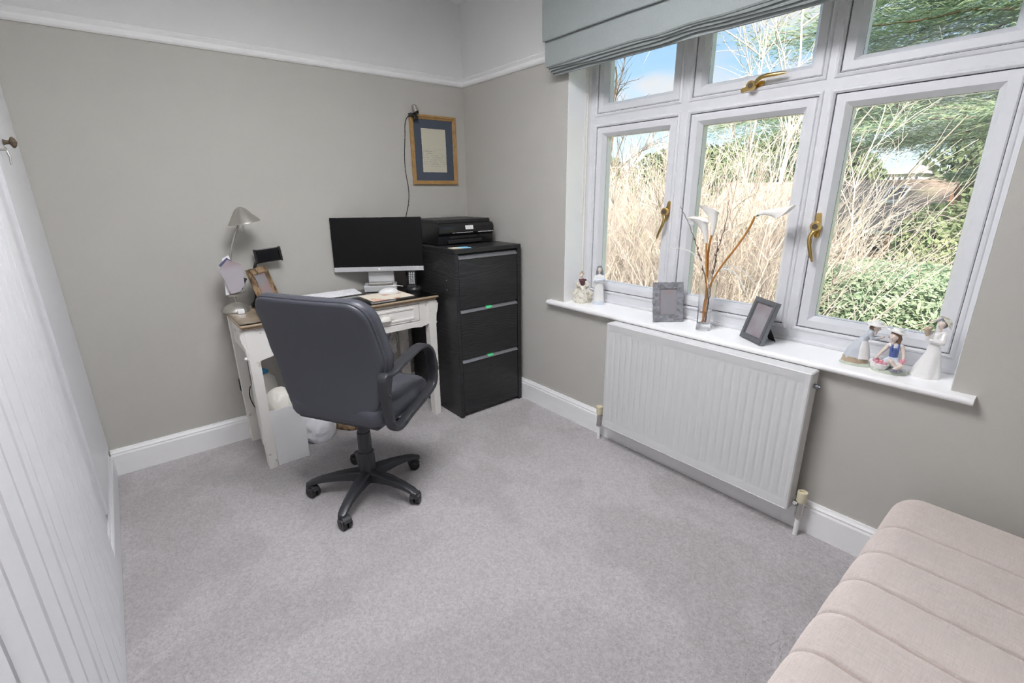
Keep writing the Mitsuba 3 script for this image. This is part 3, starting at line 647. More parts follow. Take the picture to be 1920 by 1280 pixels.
# ---- desk lamp
lab('desk_lamp', 'satin nickel desk lamp with a conical shade at the left end of the desk', 'lamp')
lb = np.array([-1.508, -0.140])
add('desk_lamp__base', lathe([(0, 0), (0.062, 0), (0.063, 0.005), (0.058, 0.016), (0.044, 0.030), (0.024, 0.040), (0.008, 0.044), (0, 0.044)], 36, (lb[0], lb[1], GZ)), 'lamp_nickel', 40)
add('desk_lamp__stem', cat(tube([(-1.503, -0.14, 0.79), (-1.507, -0.14, 0.835)], 0.005, 10), tube([(-1.507, -0.14, 0.835), (-1.494, -0.14, 1.009), (-1.433, -0.14, 1.165)], 0.0052, 10, 16)), 'lamp_nickel', 40)
add('desk_lamp__joint', cat(cyl((-1.530, -0.14, 0.838), (-1.482, -0.14, 0.832), 0.014, 0.014), cyl((-1.482, -0.14, 0.832), (-1.455, -0.14, 0.848), 0.005)), 'lamp_nickel', 40)
shm = M4((-1.407, -0.14, 1.178), 0, 0, math.radians(-9))
add('desk_lamp__shade', moved(lathe([(0.0, 0.072), (0.010, 0.071), (0.024, 0.062), (0.050, 0.028), (0.070, 0.003), (0.0735, -0.004), (0.0705, -0.004), (0.048, 0.024), (0.020, 0.055), (0.0, 0.060)], 40), shm), 'lamp_nickel', 30)
add('desk_lamp__diffuser', moved(lathe([(0.0, -0.002), (0.052, 0.0), (0.064, 0.0035), (0.0, 0.004)], 32), shm), 'glaze_white', 30)
add('desk_lamp__lever', tube([(-1.418, -0.15, 1.165), (-1.412, -0.15, 1.14), (-1.409, -0.15, 1.125)], 0.002, 8), 'lamp_nickel', 40)

# ---- photographs clipped to the lamp stem
def sheet(key, pts, y, bs, label, cat_, thick=0.0012, slope=0.0):
    """a stiff card outlined in the xz plane at depth y, slope: y changes with z"""
    m = prism(pts, thick, 'y', y)
    zc = np.mean([p[1] for p in pts]); m.vertices[:, 1] += slope * (m.vertices[:, 2] - zc)
    return thing(key, m, bs, label, cat_)
sheet('photograph', [(-1.556, 0.965), (-1.512, 1.008), (-1.455, 0.980), (-1.459, 0.880), (-1.488, 0.851), (-1.527, 0.845), (-1.536, 0.892)], -0.176, 'photo_card', 'loose photograph with a pale border leaning in front of the lamp stem', 'photograph', slope=0.12)
sheet('photograph', [(-1.552, 0.985), (-1.512, 1.018), (-1.480, 0.985), (-1.516, 0.940)], -0.166, 'photo_blue', 'dark blue photograph edge showing behind the loose photograph at the lamp', 'photograph', slope=0.12)
sheet('photograph', [(-1.500, 0.940), (-1.440, 0.907), (-1.470, 0.858), (-1.520, 0.880)], -0.160, 'black_satin', 'dark photograph corner sticking out right of the loose photograph', 'photograph', slope=0.12)
sheet('photograph', [(-1.530, 1.012), (-1.500, 1.026), (-1.485, 0.96), (-1.53, 0.84), (-1.545, 0.838)], -0.153, 'card_white', 'pale lilac photograph rearmost of those on the lamp stem', 'photograph', slope=0.12)
thing('pill_box', rbx(-1.517, -1.488, -0.228, -0.203, GZ, GZ + 0.020, 0.002), 'white_plastic', 'tiny white box in front of the lamp base', 'box', 35)

# ---- standing picture frames
def picture_frame(key, label, loc, ang, w, h, tilt, fw, bs, photo, inset=0.004, thick=0.014, rough=False):
    lab(key, label, 'picture frame')
    m = M4(loc, ang) @ M4(rx=-tilt)
    out = Polygon([(-w / 2, 0), (w / 2, 0), (w / 2, h), (-w / 2, h)])
    if rough:
        pts = []
        for (a, b) in (((-w / 2, 0), (w / 2, 0)), ((w / 2, 0), (w / 2, h)), ((w / 2, h), (-w / 2, h)), ((-w / 2, h), (-w / 2, 0))):
            for t in np.linspace(0, 1, 14, endpoint=False):
                q = np.array(a) * (1 - t) + np.array(b) * t
                pts.append(q + RNG.normal(0, 0.0012, 2))
        out = Polygon(pts)
    hole = Polygon([(-w / 2 + fw, fw * 1.15), (w / 2 - fw, fw * 1.15), (w / 2 - fw, h - fw), (-w / 2 + fw, h - fw)])
    ring = prism(out.difference(hole), thick, 'y', -thick)
    if not rough:
        o2 = out.buffer(-0.004, join_style=2).difference(hole.buffer(0.003, join_style=2))
        ring = cat(ring, prism(o2, 0.003, 'y', -thick - 0.003))
    add(key + '__frame', moved(ring, m), bs)
    add(key + '__photo', moved(bx(-w / 2 + fw - .002, w / 2 - fw + .002, -thick + inset + .002, -thick + inset + 0.004, fw - .002, h - fw + .002, 0.0002), m), photo)
    add(key + '__backing', moved(bx(-w / 2 + .004, w / 2 - .004, -0.002, 0.002, 0.003, h - .004, 0.0005), m), 'rubber_black')
    # folding strut down to the surface behind
    topl = (m @ np.array([0, 0.004, h * 0.6, 1]))[:3]
    back = np.array([-math.sin(ang), math.cos(ang), 0])
    foot = np.array(loc) + back * (math.sin(tilt) * h * 0.6 + 0.055)
    d = np.array([math.cos(ang), math.sin(ang), 0]) * 0.018
    add(key + '__strut', hull([topl + d, topl - d, foot + d * 1.2, foot - d * 1.2, topl + d + back * .003, topl - d + back * .003, foot + d * 1.2 + back * .003, foot - d * 1.2 + back * .003]), 'rubber_black')
picture_frame('picture_frame', 'rustic brown wooden picture frame on the desk beside the lamp', (-1.345, -0.135, GZ), 0.85, 0.172, 0.205, 0.283, 0.032, 'rustic_wood', 'photo_mauve')
picture_frame('picture_frame_001', 'rough slate picture frame on the window sill', (0.066, -1.572, SILL), -0.649, 0.144, 0.187, 0.22, 0.030, 'slate', 'photo_mauve', rough=True, thick=0.012)
picture_frame('picture_frame_002', 'tilted dark pewter picture frame on the window sill right of the flower vase', (0.052, -1.982, SILL), -2.135, 0.143, 0.178, 0.30, 0.020, 'pewter', 'photo_grey')

# ---- smartphone held on a bendy stand
lab('phone_holder', 'black flexible phone stand behind the wooden picture frame', 'phone stand')
hb = np.array([-1.390, -0.050])
add('phone_holder__base', lathe([(0, 0), (0.034, 0), (0.035, 0.006), (0.028, 0.012), (0.010, 0.020), (0, 0.022)], 24, (hb[0], hb[1], GZ)), 'black_satin', 40)
add('phone_holder__arm', cat(tube([(hb[0], hb[1], GZ + .015), (hb[0] + .002, hb[1], GZ + .12), (hb[0] + .008, hb[1] - .004, 0.92), (hb[0] + .016, hb[1] - .008, 0.96), (hb[0] + .030, hb[1] - .006, 0.980)], [0.008, 0.008, 0.009, 0.008, 0.006], 10, 20)), 'black_satin', 40)
hm2 = M4((-1.310, -0.062, 1.003), math.radians(-6), 0, math.radians(-5))
add('phone_holder__clamp', moved(cat(rbx(-0.061, -0.050, -0.010, 0.016, -0.037, 0.037, 0.003), rbx(0.057, 0.068, -0.010, 0.016, -0.037, 0.037, 0.003), bx(-0.055, 0.060, 0.009, 0.015, -0.015, 0.015, 0.002)), hm2), 'black_satin', 35)
lab('smartphone', 'black smartphone held sideways in the flexible stand', 'phone')
add('smartphone', moved(rbx(-0.0495, 0.0565, -0.001, 0.008, -0.035, 0.035, 0.0038), hm2), 'black_gloss', 40)

# ================================================================== WALL ITEMS
lab('framed_letter', 'gilt wood frame with a dark blue mount and a letter on the back wall', 'framed document')
fx0, fx1, fz0, fz1 = -0.402, -0.077, 1.356, 1.762
for (a, b) in ((fx0, fx0 + .001),): pass
def wall_ring(x0, x1, z0, z1, prof, bs, key):
    rings = []
    for off, d in prof: rings.append([(x0 + off, -d, z0 + off), (x1 - off, -d, z0 + off), (x1 - off, -d, z1 - off), (x0 + off, -d, z1 - off)])
    return add(key, loft(rings, False, False), bs)
wall_ring(fx0, fx1, fz0, fz1, [(0, 0.0008), (0, 0.016), (0.004, 0.021), (0.012, 0.020), (0.017, 0.013), (0.021, 0.014), (0.025, 0.010), (0.025, 0.003)], 'gilt_wood', 'framed_letter__frame')
wall_ring(fx0 + .024, fx1 - .024, fz0 + .024, fz1 - .024, [(0, 0.004), (0, 0.0075), (0.050, 0.0075), (0.0515, 0.006)], 'blue_mount', 'framed_letter__mount')
add('framed_letter__letter', bx(fx0 + .06, fx1 - .06, -0.0055, -0.0045, fz0 + .06, fz1 - .06, 0.0002), 'letter_paper')
lab('webcam', 'small black and silver webcam clipped to the top left corner of the framed letter', 'webcam')
wc = np.array([-0.378, -0.028, 1.772])
add('webcam__body', cat(cyl(wc + [0.0, -0.008, 0.022], wc + [0.006, -0.020, -0.006], 0.0155, 0.0155), sph(wc + [0, -0.008, 0.022], 0.0155, 2)), 'brushed_steel', 40)
add('webcam__lens', cat(cyl(wc + [0.002, -0.012, -0.002], wc + [0.008, -0.024, -0.014], 0.0135, 0.012)), 'black_gloss', 40)
add('webcam__clip', cat(rbx(wc[0] - 0.030, wc[0] + 0.014, wc[1] - 0.010, wc[1] + 0.020, wc[2] - 0.030, wc[2] - 0.010, 0.004), rbx(wc[0] - 0.010, wc[0] + 0.020, wc[1] - 0.016, wc[1] + 0.004, wc[2] - 0.048, wc[2] - 0.026, 0.004)), 'black_satin', 35)
lab('webcam_cable', 'thin black cable hanging down the wall from the webcam', 'cable')
add('webcam_cable', tube([(-0.400, -0.022, 1.752), (-0.418, -0.008, 1.735), (-0.434, -0.004, 1.66), (-0.446, -0.004, 1.55), (-0.449, -0.004, 1.437), (-0.440, -0.004, 1.36), (-0.437, -0.004, 1.30), (-0.452, -0.004, 1.22), (-0.470, -0.004, 1.165), (-0.49, -0.004, 1.0), (-0.50, -0.006, 0.80)], 0.0022, 8, 70), 'cable_black', 40)
lab('wall_plug', 'black plug in the wall left of the desk legs', 'plug')
add('wall_plug', rbx(-1.542, -1.520, -0.022, -0.0005, 0.285, 0.352, 0.004), 'black_satin', 35)
lab('wall_socket', 'white double socket on the wall under the desk', 'socket')
add('wall_socket__plate', rbx(-0.76, -0.61, -0.010, -0.0005, 0.30, 0.388, 0.003), 'white_plastic', 35)
for x in (-0.72, -0.65): add('wall_socket__switch', rbx(x - .008, x + .008, -0.014, -0.008, 0.365, 0.381, 0.002), 'ivory_plastic', 35)
add('wall_socket__plug', rbx(-0.745, -0.70, -0.045, -0.010, 0.312, 0.358, 0.006), 'white_plastic', 35)
lab('power_cable', 'black cable hanging below the desk, left of the pair', 'cable')
add('power_cable', tube([(-0.735, -0.05, 0.72), (-0.728, -0.04, 0.55), (-0.705, -0.035, 0.40), (-0.69, -0.05, 0.2), (-0.68, -0.07, 0.01)], 0.003, 8, 30), 'cable_black', 40)
lab('power_cable_001', 'black cable hanging straight down below the desk, right of the pair', 'cable')
add('power_cable_001', tube([(-0.690, -0.05, 0.72), (-0.690, -0.04, 0.5), (-0.683, -0.035, 0.38), (-0.675, -0.06, 0.2), (-0.66, -0.08, 0.01)], 0.0035, 8, 30), 'cable_black', 40)
lab('cable_bundle', 'bundle of looped white cable hanging under the desk', 'cable')
cb = [(-0.655, -0.04, 0.72)] + [(-0.640 + 0.035 * math.cos(t * 1.9) * (0.5 + 0.4 * math.sin(t * 0.7)), -0.04 + 0.006 * math.sin(t), 0.52 - 0.012 * t + 0.05 * math.sin(t * 1.9)) for t in np.linspace(0, 12, 26)] + [(-0.70, -0.045, 0.35)]
add('cable_bundle', tube(cb, 0.0028, 7, 160), 'cable_white', 40)
lab('cable_loop', 'thin black cable curling behind the left desk leg', 'cable')
add('cable_loop', tube([(-1.505, -0.10, 0.33), (-1.515, -0.10, 0.26), (-1.50, -0.10, 0.20), (-1.49, -0.11, 0.17), (-1.495, -0.12, 0.01)], 0.0025, 8, 24), 'cable_black', 40)

# ================================================================== UNDER THE DESK
lab('storage_bin', 'white rectangular bin standing on the carpet under the desk', 'bin')
bm = M4((-1.418, -0.335, 0), math.radians(0))
def taper(w0, d0, w1, d1, z0, z1): return hull([(a * w / 2, b * d / 2, z) for w, d, z in ((w0, d0, z0), (w1, d1, z1)) for a in (-1, 1) for b in (-1, 1)])
outerb = m3.Manifold.hull_points(np.array([(a * w / 2, b * d / 2, z) for w, d, z in ((0.150, 0.19, 0.0), (0.164, 0.20, 0.30)) for a in (-1, 1) for b in (-1, 1)], dtype=np.float64))
innerb = m3.Manifold.hull_points(np.array([(a * w / 2, b * d / 2, z) for w, d, z in ((0.142, 0.182, 0.006), (0.156, 0.192, 0.32)) for a in (-1, 1) for b in (-1, 1)], dtype=np.float64))
add('storage_bin', moved(from_man(outerb - innerb), bm), 'white_plastic')
lab('storage_bag', 'cream rounded fabric bag stuffed in the white bin', 'bag')
bag = sph((0, 0, 0), 1.0, 4); nn = meshkit.fbm(bag.vertices * 2.0 + 5, 3)
bag.vertices *= (1 + 0.15 * (nn - 0.5))[:, None]; bag.vertices = np.sign(bag.vertices) * np.abs(bag.vertices) ** 0.8 * [0.072, 0.086, 0.135]
add('storage_bag', moved(bag, M4((-1.418, -0.335, 0.235))), 'ivory_plastic', True)
lab('laundry_bottle', 'cream bottle with a blue cap behind the white bin under the desk', 'bottle')
add('laundry_bottle__body', lathe([(0, 0), (0.058, 0), (0.062, 0.01), (0.062, 0.33), (0.055, 0.37), (0.030, 0.40), (0.0, 0.405)], 28, (-1.445, -0.145, 0)), 'ivory_plastic', 40)
add('laundry_bottle__cap', cat(cyl((-1.445, -0.145, 0.40), (-1.445, -0.145, 0.425), 0.017), sph((-1.43, -0.16, 0.415), 0.012, 2)), 'blue_plastic', 40)
lab('carrier_bag', 'crumpled white plastic carrier bag on the carpet under the desk', 'bag')
cbg = sph((0, 0, 0), 1.0, 5); p = cbg.vertices
n1 = meshkit.fbm(p * 1.6 + 3, 2, seed=2); n2_ = np.abs(meshkit.noise(p * 2.6 + 9, seed=5) - 0.5)
cbg.vertices = p * (0.86 + 0.26 * n1 - 0.16 * n2_)[:, None]
cbg.vertices[:, 2] = np.maximum(cbg.vertices[:, 2], -0.62); cbg.vertices *= [0.105, 0.085, 0.115]; cbg.vertices[:, 2] += 0.0725
add('carrier_bag', moved(cbg, M4((-1.235, -0.265, 0), 0.3)), 'bag_white', 35)
lab('slipper', 'brown shoe edge on the carpet beside the white carrier bag', 'shoe')
sl = sph((0, 0, 0), 1.0, 3); sl.vertices[:, 2] = np.maximum(sl.vertices[:, 2], -0.5); sl.vertices *= [0.045, 0.11, 0.045]; sl.vertices[:, 2] += 0.0235
add('slipper', moved(sl, M4((-1.085, -0.23, 0), 0.5)), 'rustic_wood', True)

# ================================================================== OFFICE CHAIR
lab('office_chair', 'black leather swivel office chair with loop arms at the desk', 'chair')
th = math.radians(30.0)
CH = M4((-1.226, -0.926, 0), th - math.pi / 2)
def ch(m): return moved(m, CH)
def superoutline(w_top, w_mid, w_bot, h, rt, rb, n=10):
    """closed back outline in (u,w), origin bottom centre"""
    P = []
    def arc(cx, cy, r, a0, a1):
        for k in range(n + 1):
            a = math.radians(a0 + (a1 - a0) * k / n); P.append((cx + r * math.cos(a), cy + r * math.sin(a)))
    arc(w_top - rt, h - rt, rt, 0, 90); arc(-w_top + rt, h - rt, rt, 90, 180)
    P.append((-w_mid, h * 0.55)); arc(-w_bot + rb, rb, rb, 180, 270); arc(w_bot - rb, rb, rb, 270, 360); P.append((w_mid, h * 0.55))
    P = np.array(P + [P[0]]); d = np.r_[0, np.cumsum(np.linalg.norm(np.diff(P, axis=0), axis=1))]
    t = np.linspace(0, d[-1], 97)[:-1]
    return np.stack([np.interp(t, d, P[:, 0]), np.interp(t, d, P[:, 1])], 1)
BW, BH = 0.435, 0.508          # bottom height above floor, height of the back
def backify(m):
    """bend the flat back: recline and lumbar curve (u, v, w local)"""
    v = m.vertices.copy(); w = v[:, 2]; u = v[:, 0]
    m = m.copy()
    m.vertices = np.stack([u * 1.02 - 0.010, v[:, 1] - 0.180 - 0.15 * np.clip(w, 0, 1) + 0.035 * np.sin(np.clip(w / BH, 0, 1) * math.pi) + 0.25 * u * u, w + BW], 1)
    return m
def padded(outline, layers, center):
    rings = []
    for s, v_ in layers: rings.append([(center[0] + (u - center[0]) * s, v_, center[1] + (w - center[1]) * s) for u, w in outline])
    return loft(rings)
ol = superoutline(0.258, 0.270, 0.240, BH, 0.075, 0.14)
shell = padded(ol, [(0.4, -0.004), (0.80, -0.002), (0.93, 0.0), (0.965, 0.003), (0.985, 0.009), (0.99, 0.018), (0.98, 0.030)], (0, BH * 0.5))
add('office_chair__back_panel', ch(backify(shell)), 'leather', 40)
piping = tube(np.vstack([np.stack([ol[:, 0] * 0.99, ol[:, 0] * 0 + 0.020, (ol[:, 1] - BH / 2) * 0.99 + BH / 2], 1)] * 1 + [np.array([[ol[0, 0] * 0.99, 0.020, (ol[0, 1] - BH / 2) * 0.99 + BH / 2]])]), 0.006, 8)
add('office_chair__piping', ch(backify(piping)), 'leather', 50)
cush = padded(ol, [(0.90, 0.018), (0.985, 0.020), (1.02, 0.032), (1.025, 0.050), (1.005, 0.070), (0.93, 0.086), (0.75, 0.092), (0.4, 0.092)], (0, BH * 0.5))
add('office_chair__back_cushion', ch(backify(cush)), 'leather', 40)
# seat cushion
so = superoutline(0.225, 0.245, 0.235, 0.44, 0.10, 0.06)
rs = []
for s, z in [(0.4, 0.425), (0.88, 0.425), (0.97, 0.432), (1.0, 0.450), (1.005, 0.475), (0.985, 0.497), (0.93, 0.512), (0.80, 0.520), (0.62, 0.516), (0.4, 0.512), (0.15, 0.510)]:
    rs.append([(u * s, (w - 0.22) * s + 0.045, z - 0.02 * max(0, (w - 0.30)) / 0.14 * (1 if z > 0.47 else 0)) for u, w in so])
seat = loft(rs)
for (du, dv) in ((-0.09, 0.0), (0.09, 0.0), (0.0, 0.10), (-0.09, 0.16), (0.09, 0.16)):
    dd = np.hypot(seat.vertices[:, 0] - du, seat.vertices[:, 1] - dv)
    seat.vertices[:, 2] -= np.where(seat.vertices[:, 2] > 0.48, 0.012 * np.exp(-(dd / 0.03) ** 2), 0)
add('office_chair__seat', ch(seat), 'leather', 45)
for (du, dv) in ((-0.09, 0.02), (0.09, 0.02), (0.0, 0.11)): add('office_chair__seat_button', ch(sph((du, dv, 0.507), 0.012, 2, (1, 1, 0.5))), 'leather', True)
add('office_chair__seat_pan', ch(cat(rbx(-0.20, 0.20, -0.15, 0.21, 0.408, 0.430, 0.010), rbx(-0.09, 0.09, -0.10, 0.12, 0.375, 0.412, 0.010))), 'chair_plastic', 40)
# loop arms: closed flat band
def arm(u):
    path = np.array([(-0.195, 0.690), (-0.165, 0.682), (-0.120, 0.690), (-0.02, 0.712), (0.070, 0.728), (0.125, 0.722), (0.165, 0.690), (0.186, 0.630), (0.195, 0.565), (0.180, 0.525),
                     (0.130, 0.500), (0.04, 0.478), (-0.06, 0.455), (-0.120, 0.440), (-0.160, 0.450), (-0.185, 0.500), (-0.200, 0.590)])
    from scipy.interpolate import CubicSpline
    path[:, 1] = 0.42 + (path[:, 1] - 0.44) * 0.955; path[:, 0] = -0.168 + (path[:, 0] + 0.2) * 0.90
    P = np.vstack([path, path[:1]]); d = np.r_[0, np.cumsum(np.linalg.norm(np.diff(P, axis=0), axis=1))]
    C = CubicSpline(d, P, bc_type='periodic'); t = np.linspace(0, d[-1], 90)
    p = C(t); tg = C(t, 1); tg /= np.linalg.norm(tg, axis=1, keepdims=True); nrm = np.stack([-tg[:, 1], tg[:, 0]], 1)
    rings = []
    for k in range(len(t)):
        s = d[-1] * 0; f = t[k] / d[-1]
        wd = 0.026 if (0.05 < f < 0.42) else 0.021
        th_ = 0.0085 if p[k, 1] > 0.60 else 0.013
        sec = []
        for a in np.linspace(0, 2 * math.pi, 16, endpoint=False):
            ca, sa = math.cos(a), math.sin(a)
            sec.append((abs(ca) ** 0.5 * math.copysign(1, ca) * wd, abs(sa) ** 0.6 * math.copysign(1, sa) * th_))
        rings.append([(u + q[0], p[k, 0] + nrm[k, 0] * q[1], p[k, 1] + nrm[k, 1] * q[1]) for q in sec])
    return loft(rings, False, False)
add('office_chair__arm', ch(arm(0.262)), 'chair_plastic', 45)
add('office_chair__arm', ch(moved(arm(-0.240), M4((0, 0.035, 0)))), 'chair_plastic', 45)
for u in (0.262,):
    for (a, b) in ((-0.166, 0.58), (-0.155, 0.468), (0.07, 0.466), (-0.07, 0.430)):
        s = 1 if u > 0 else -1
        add('office_chair__arm_bolt', ch(cyl((u + s * 0.018, a, b), (u + s * 0.024, a, b), 0.008)), 'chair_plastic', 40)
add('office_chair__gas_lift', cat(cyl((-1.226, -0.926, 0.19), (-1.226, -0.926, 0.30), 0.031, 0.029, 28), cyl((-1.226, -0.926, 0.29), (-1.226, -0.926, 0.385), 0.026, 0.025, 28)), 'chair_plastic', 40)
add('office_chair__lift_cover', lathe([(0.0, 0.205), (0.034, 0.205), (0.0365, 0.200), (0.0375, 0.10), (0.043, 0.085), (0.043, 0.060), (0.0, 0.055)], 32, (-1.226, -0.926, 0)), 'chair_plastic', 40)
add('office_chair__lever', cat(tube([(-1.20, -0.96, 0.395), (-1.13, -0.985, 0.375), (-1.105, -0.992, 0.355)], 0.006, 10, 10), rbx(-1.125, -1.072, -1.015, -0.982, 0.318, 0.346, 0.010)), 'chair_plastic', 40)
cc = np.array([-1.226, -0.926])
for kx_, a in enumerate((149, 223, 295, 6, 79)):
    a = math.radians(a); d = np.array([math.cos(a), math.sin(a)]); n_ = np.array([-d[1], d[0]])
    rings = []
    for r_, w_, zt, zb in ((0.030, 0.030, 0.118, 0.062), (0.07, 0.028, 0.116, 0.070), (0.13, 0.0245, 0.108, 0.074), (0.20, 0.021, 0.094, 0.070), (0.245, 0.019, 0.080, 0.060), (0.262, 0.018, 0.070, 0.052), (0.272, 0.013, 0.066, 0.050)):
        sec = [(1, 0.2), (0.9, 0.75), (0.45, 1.0), (-0.45, 1.0), (-0.9, 0.75), (-1, 0.2), (-0.92, 0.0), (0.92, 0.0)]
        rings.append([(*(cc + d * r_ + n_ * w_ * q), zb + (zt - zb) * h_) for q, h_ in sec])
    add('office_chair__foot_spoke', loft(rings), 'chair_plastic', 35)
    c0 = cc + d * 0.255
    sw = a + (0.9, -0.6, 0.4, 1.2, -1.0)[kx_]
    ax = np.array([math.cos(sw), math.sin(sw)]); off = np.array([-ax[1], ax[0]]) * 0.012
    wh = []
    for s in (-1, 1):
        q0 = np.array([*(c0 + off + ax * s * 0.004), 0.0255]); q1 = np.array([*(c0 + off + ax * s * 0.021), 0.0255])
        wh += [cyl(q0, q1, 0.0255, 0.0245, 24), cyl(q1, q1 + np.array([*(ax * s * 0.002), 0]), 0.012, 0.010, 16)]
    k = add('office_chair__caster', cat(wh), 'black_satin', 35)
    add(k + '__hood', cat(cyl((*c0, 0.035), (*c0, 0.060), 0.007), hull([(*(c0 + off + ax * s * 0.016 + np.array([-ax[1], ax[0]]) * 0.030 * math.cos(t)), 0.026 + 0.0305 * math.sin(t)) for s in (-1, 1) for t in np.linspace(0.35, math.pi - 0.35, 8)])), 'chair_plastic', 35)

# ================================================================== SOFA BED
lab('sofa_bed', 'dusty pink linen sofa bed with channel stitched seams under the window wall', 'sofa')
SX0, SX1, SYE, STOP, SBOT = -1.26, -0.085, -2.572, 0.372, 0.17
seams = [-0.325, -0.480, -0.632, -0.785, -0.937, -1.090]
prof = []
r1 = 0.085
for t in np.linspace(-0.4, 0.5 * math.pi, 14): prof.append((SX1 - r1 + r1 * math.cos(t), STOP - r1 + r1 * math.sin(t)))
for x in np.linspace(SX1 - r1, SX0 + r1, 420)[1:-1]: prof.append((x, STOP))
for t in np.linspace(0.5 * math.pi, math.pi + 0.4, 14): prof.append((SX0 + r1 + r1 * math.cos(t), STOP - r1 + r1 * math.sin(t)))
for x in np.linspace(SX0 + 0.02, SX1 - 0.02, 12): prof.append((x, SBOT))
prof = np.array(prof)
def puff(x):
    e_ = np.array([SX1] + seams + [SX0]); i_ = np.clip(np.searchsorted(-e_, -x) - 1, 0, len(e_) - 2)
    s = (x - e_[i_]) / (e_[i_ + 1] - e_[i_]); s = np.clip(s, 0, 1)
    return 0.012 * (1 - np.abs(2 * s - 1) ** 3.4) - 0.013 * sum(np.exp(-np.abs((x - q) / 0.0036) ** 1.6) for q in seams)
Ys, ins = [], []
for t in np.linspace(0, math.pi / 2, 10): Ys.append(SYE - 0.06 * (1 - math.sin(t))); ins.append(0.06 * (1 - math.cos(t)))
Ys = [SYE - 0.0] * 0 + Ys[::-1]
rings = []
c0 = np.array([(SX0 + SX1) / 2, (STOP + SBOT) / 2])
nrm = np.gradient(prof, axis=0); nrm = np.stack([nrm[:, 1], -nrm[:, 0]], 1); nrm /= np.linalg.norm(nrm, axis=1, keepdims=True)
if ((prof + nrm * 0.01 - c0) ** 2).sum() < ((prof - nrm * 0.01 - c0) ** 2).sum(): nrm = -nrm
top = np.clip((prof[:, 1] - (SBOT + 0.05)) / 0.05, 0, 1)
def sofa_ring(y, inset):
    wr = meshkit.fbm(np.stack([prof[:, 0] * 7, np.full(len(prof), y * 5), prof[:, 1] * 3], -1) + 20, 3) - 0.5
    near = sum(np.exp(-((prof[:, 0] - q) / 0.03) ** 2) for q in seams)
    cr = meshkit.noise(np.stack([prof[:, 0] * 6, np.full(len(prof), y * 28), prof[:, 1]], -1) + 4) - 0.5
    o = (puff(prof[:, 0]) + 0.006 * wr + 0.004 * cr * near) * top - inset
    q = prof + nrm * o[:, None]
    return [(x, y, z) for x, z in q]
ends = [(SYE - 0.075 * (1 - math.cos(t)), 0.075 * (1 - math.sin(t))) for t in np.linspace(0.0, math.pi / 2, 14)]
for y, i_ in ends + [(y, 0.0) for y in np.linspace(SYE - 0.09, -4.35, 110)]: rings.append(sofa_ring(y, i_))
add('sofa_bed__mattress', loft(rings), 'linen_pink', 50)
for q in seams:
    pts = [(q, y, STOP - i_ - 0.0085) for y, i_ in ends[1:]] + [(q, y, STOP - 0.0085) for y in np.linspace(SYE - 0.09, -4.3, 60)]
    add('sofa_bed__seam', tube(pts, 0.0016, 5), 'linen_pink', 50)
add('sofa_bed__base', rbx(SX0 + 0.06, SX1 - 0.04, -4.3, SYE - 0.07, 0.10, 0.20, 0.02), 'linen_pink', 40)
for x in (SX0 + 0.12, SX1 - 0.12):
    for y in (-4.2, SYE - 0.18): add('sofa_bed__leg', cyl((x, y, 0), (x, y, 0.11), 0.018, 0.024), 'timber_dark', 40)

# ================================================================== CEILING LIGHT (out of view; lights the room)
lab('ceiling_light', 'round white flush ceiling light', 'lamp')
add('ceiling_light__rim', lathe([(0.40, 2.399), (0.465, 2.399), (0.465, 2.345), (0.45, 2.34), (0.44, 2.35), (0.44, 2.395)], 40, (-1.32, -1.78, 0)), 'white_gloss', 40)
add('ceiling_light__diffuser', lathe([(0.0, 2.318), (0.20, 2.320), (0.34, 2.328), (0.438, 2.348), (0.438, 2.39), (0.0, 2.39)], 40, (-1.32, -1.78, 0)), 'white_plastic', 40)
scene['ceiling_light__diffuser']['emitter'] = {'type': 'area', 'radiance': rgb(LAMP, LAMP, LAMP * 1.03)}

# ================================================================== FIGURINES
def fig(origin, n):
    n = np.array(n, float); n /= np.linalg.norm(n)
    return M4(origin, math.atan2(n[0], -n[1]))       # local x: to the viewer's right, y: away, z: up
def skirt(levels, folds=9, amp=0.08, seg=48, power=1.0):
    """levels: (z, cx, cy, rx, ry)"""
    L = np.array(levels, float); zz_ = np.linspace(L[0, 0], L[-1, 0], 26); rings = []
    ang = np.linspace(0, 2 * math.pi, seg, endpoint=False)
    for z in zz_:
        cx, cy, rx, ry = [np.interp(z, L[:, 0], L[:, q]) for q in (1, 2, 3, 4)]
        k = amp * (1 - (z - L[0, 0]) / (L[-1, 0] - L[0, 0])) ** power
        m_ = 1 + k * np.sin(folds * ang + 1.3 * np.sin(2 * ang)) * 0.6
        rings.append(np.stack([cx + rx * m_ * np.cos(ang), cy + ry * m_ * np.sin(ang), np.full(seg, z)], 1))
    return loft(rings)
def limb(*pts): return blend([(pts[k], pts[k + 1]) for k in range(len(pts) - 1)], 0.003, 6)
def head(c, r, face=(0, -1)):
    """egg head with nose and chin; face: facing direction in the xy plane"""
    c = np.array(c, float); f = np.array([face[0], face[1], 0.0]); f /= np.linalg.norm(f)
    return blend([((c + [0, 0, r * 0.18]), r * 0.92), ][:0] + [((c + [0, 0, r * 0.2], r * 0.9), (c + f * r * 0.18 - [0, 0, r * 0.42], r * 0.62)),
                  ((c + f * r * 0.82 + [0, 0, r * 0.02], r * 0.14), (c + f * r * 0.98 - [0, 0, r * 0.18], r * 0.17)),
                  ((c - [0, 0, r * 0.5], r * 0.42), (c - [0, 0, r * 1.5], r * 0.40))], r * 0.22, 4)
def F(m, b): return moved(m, b)

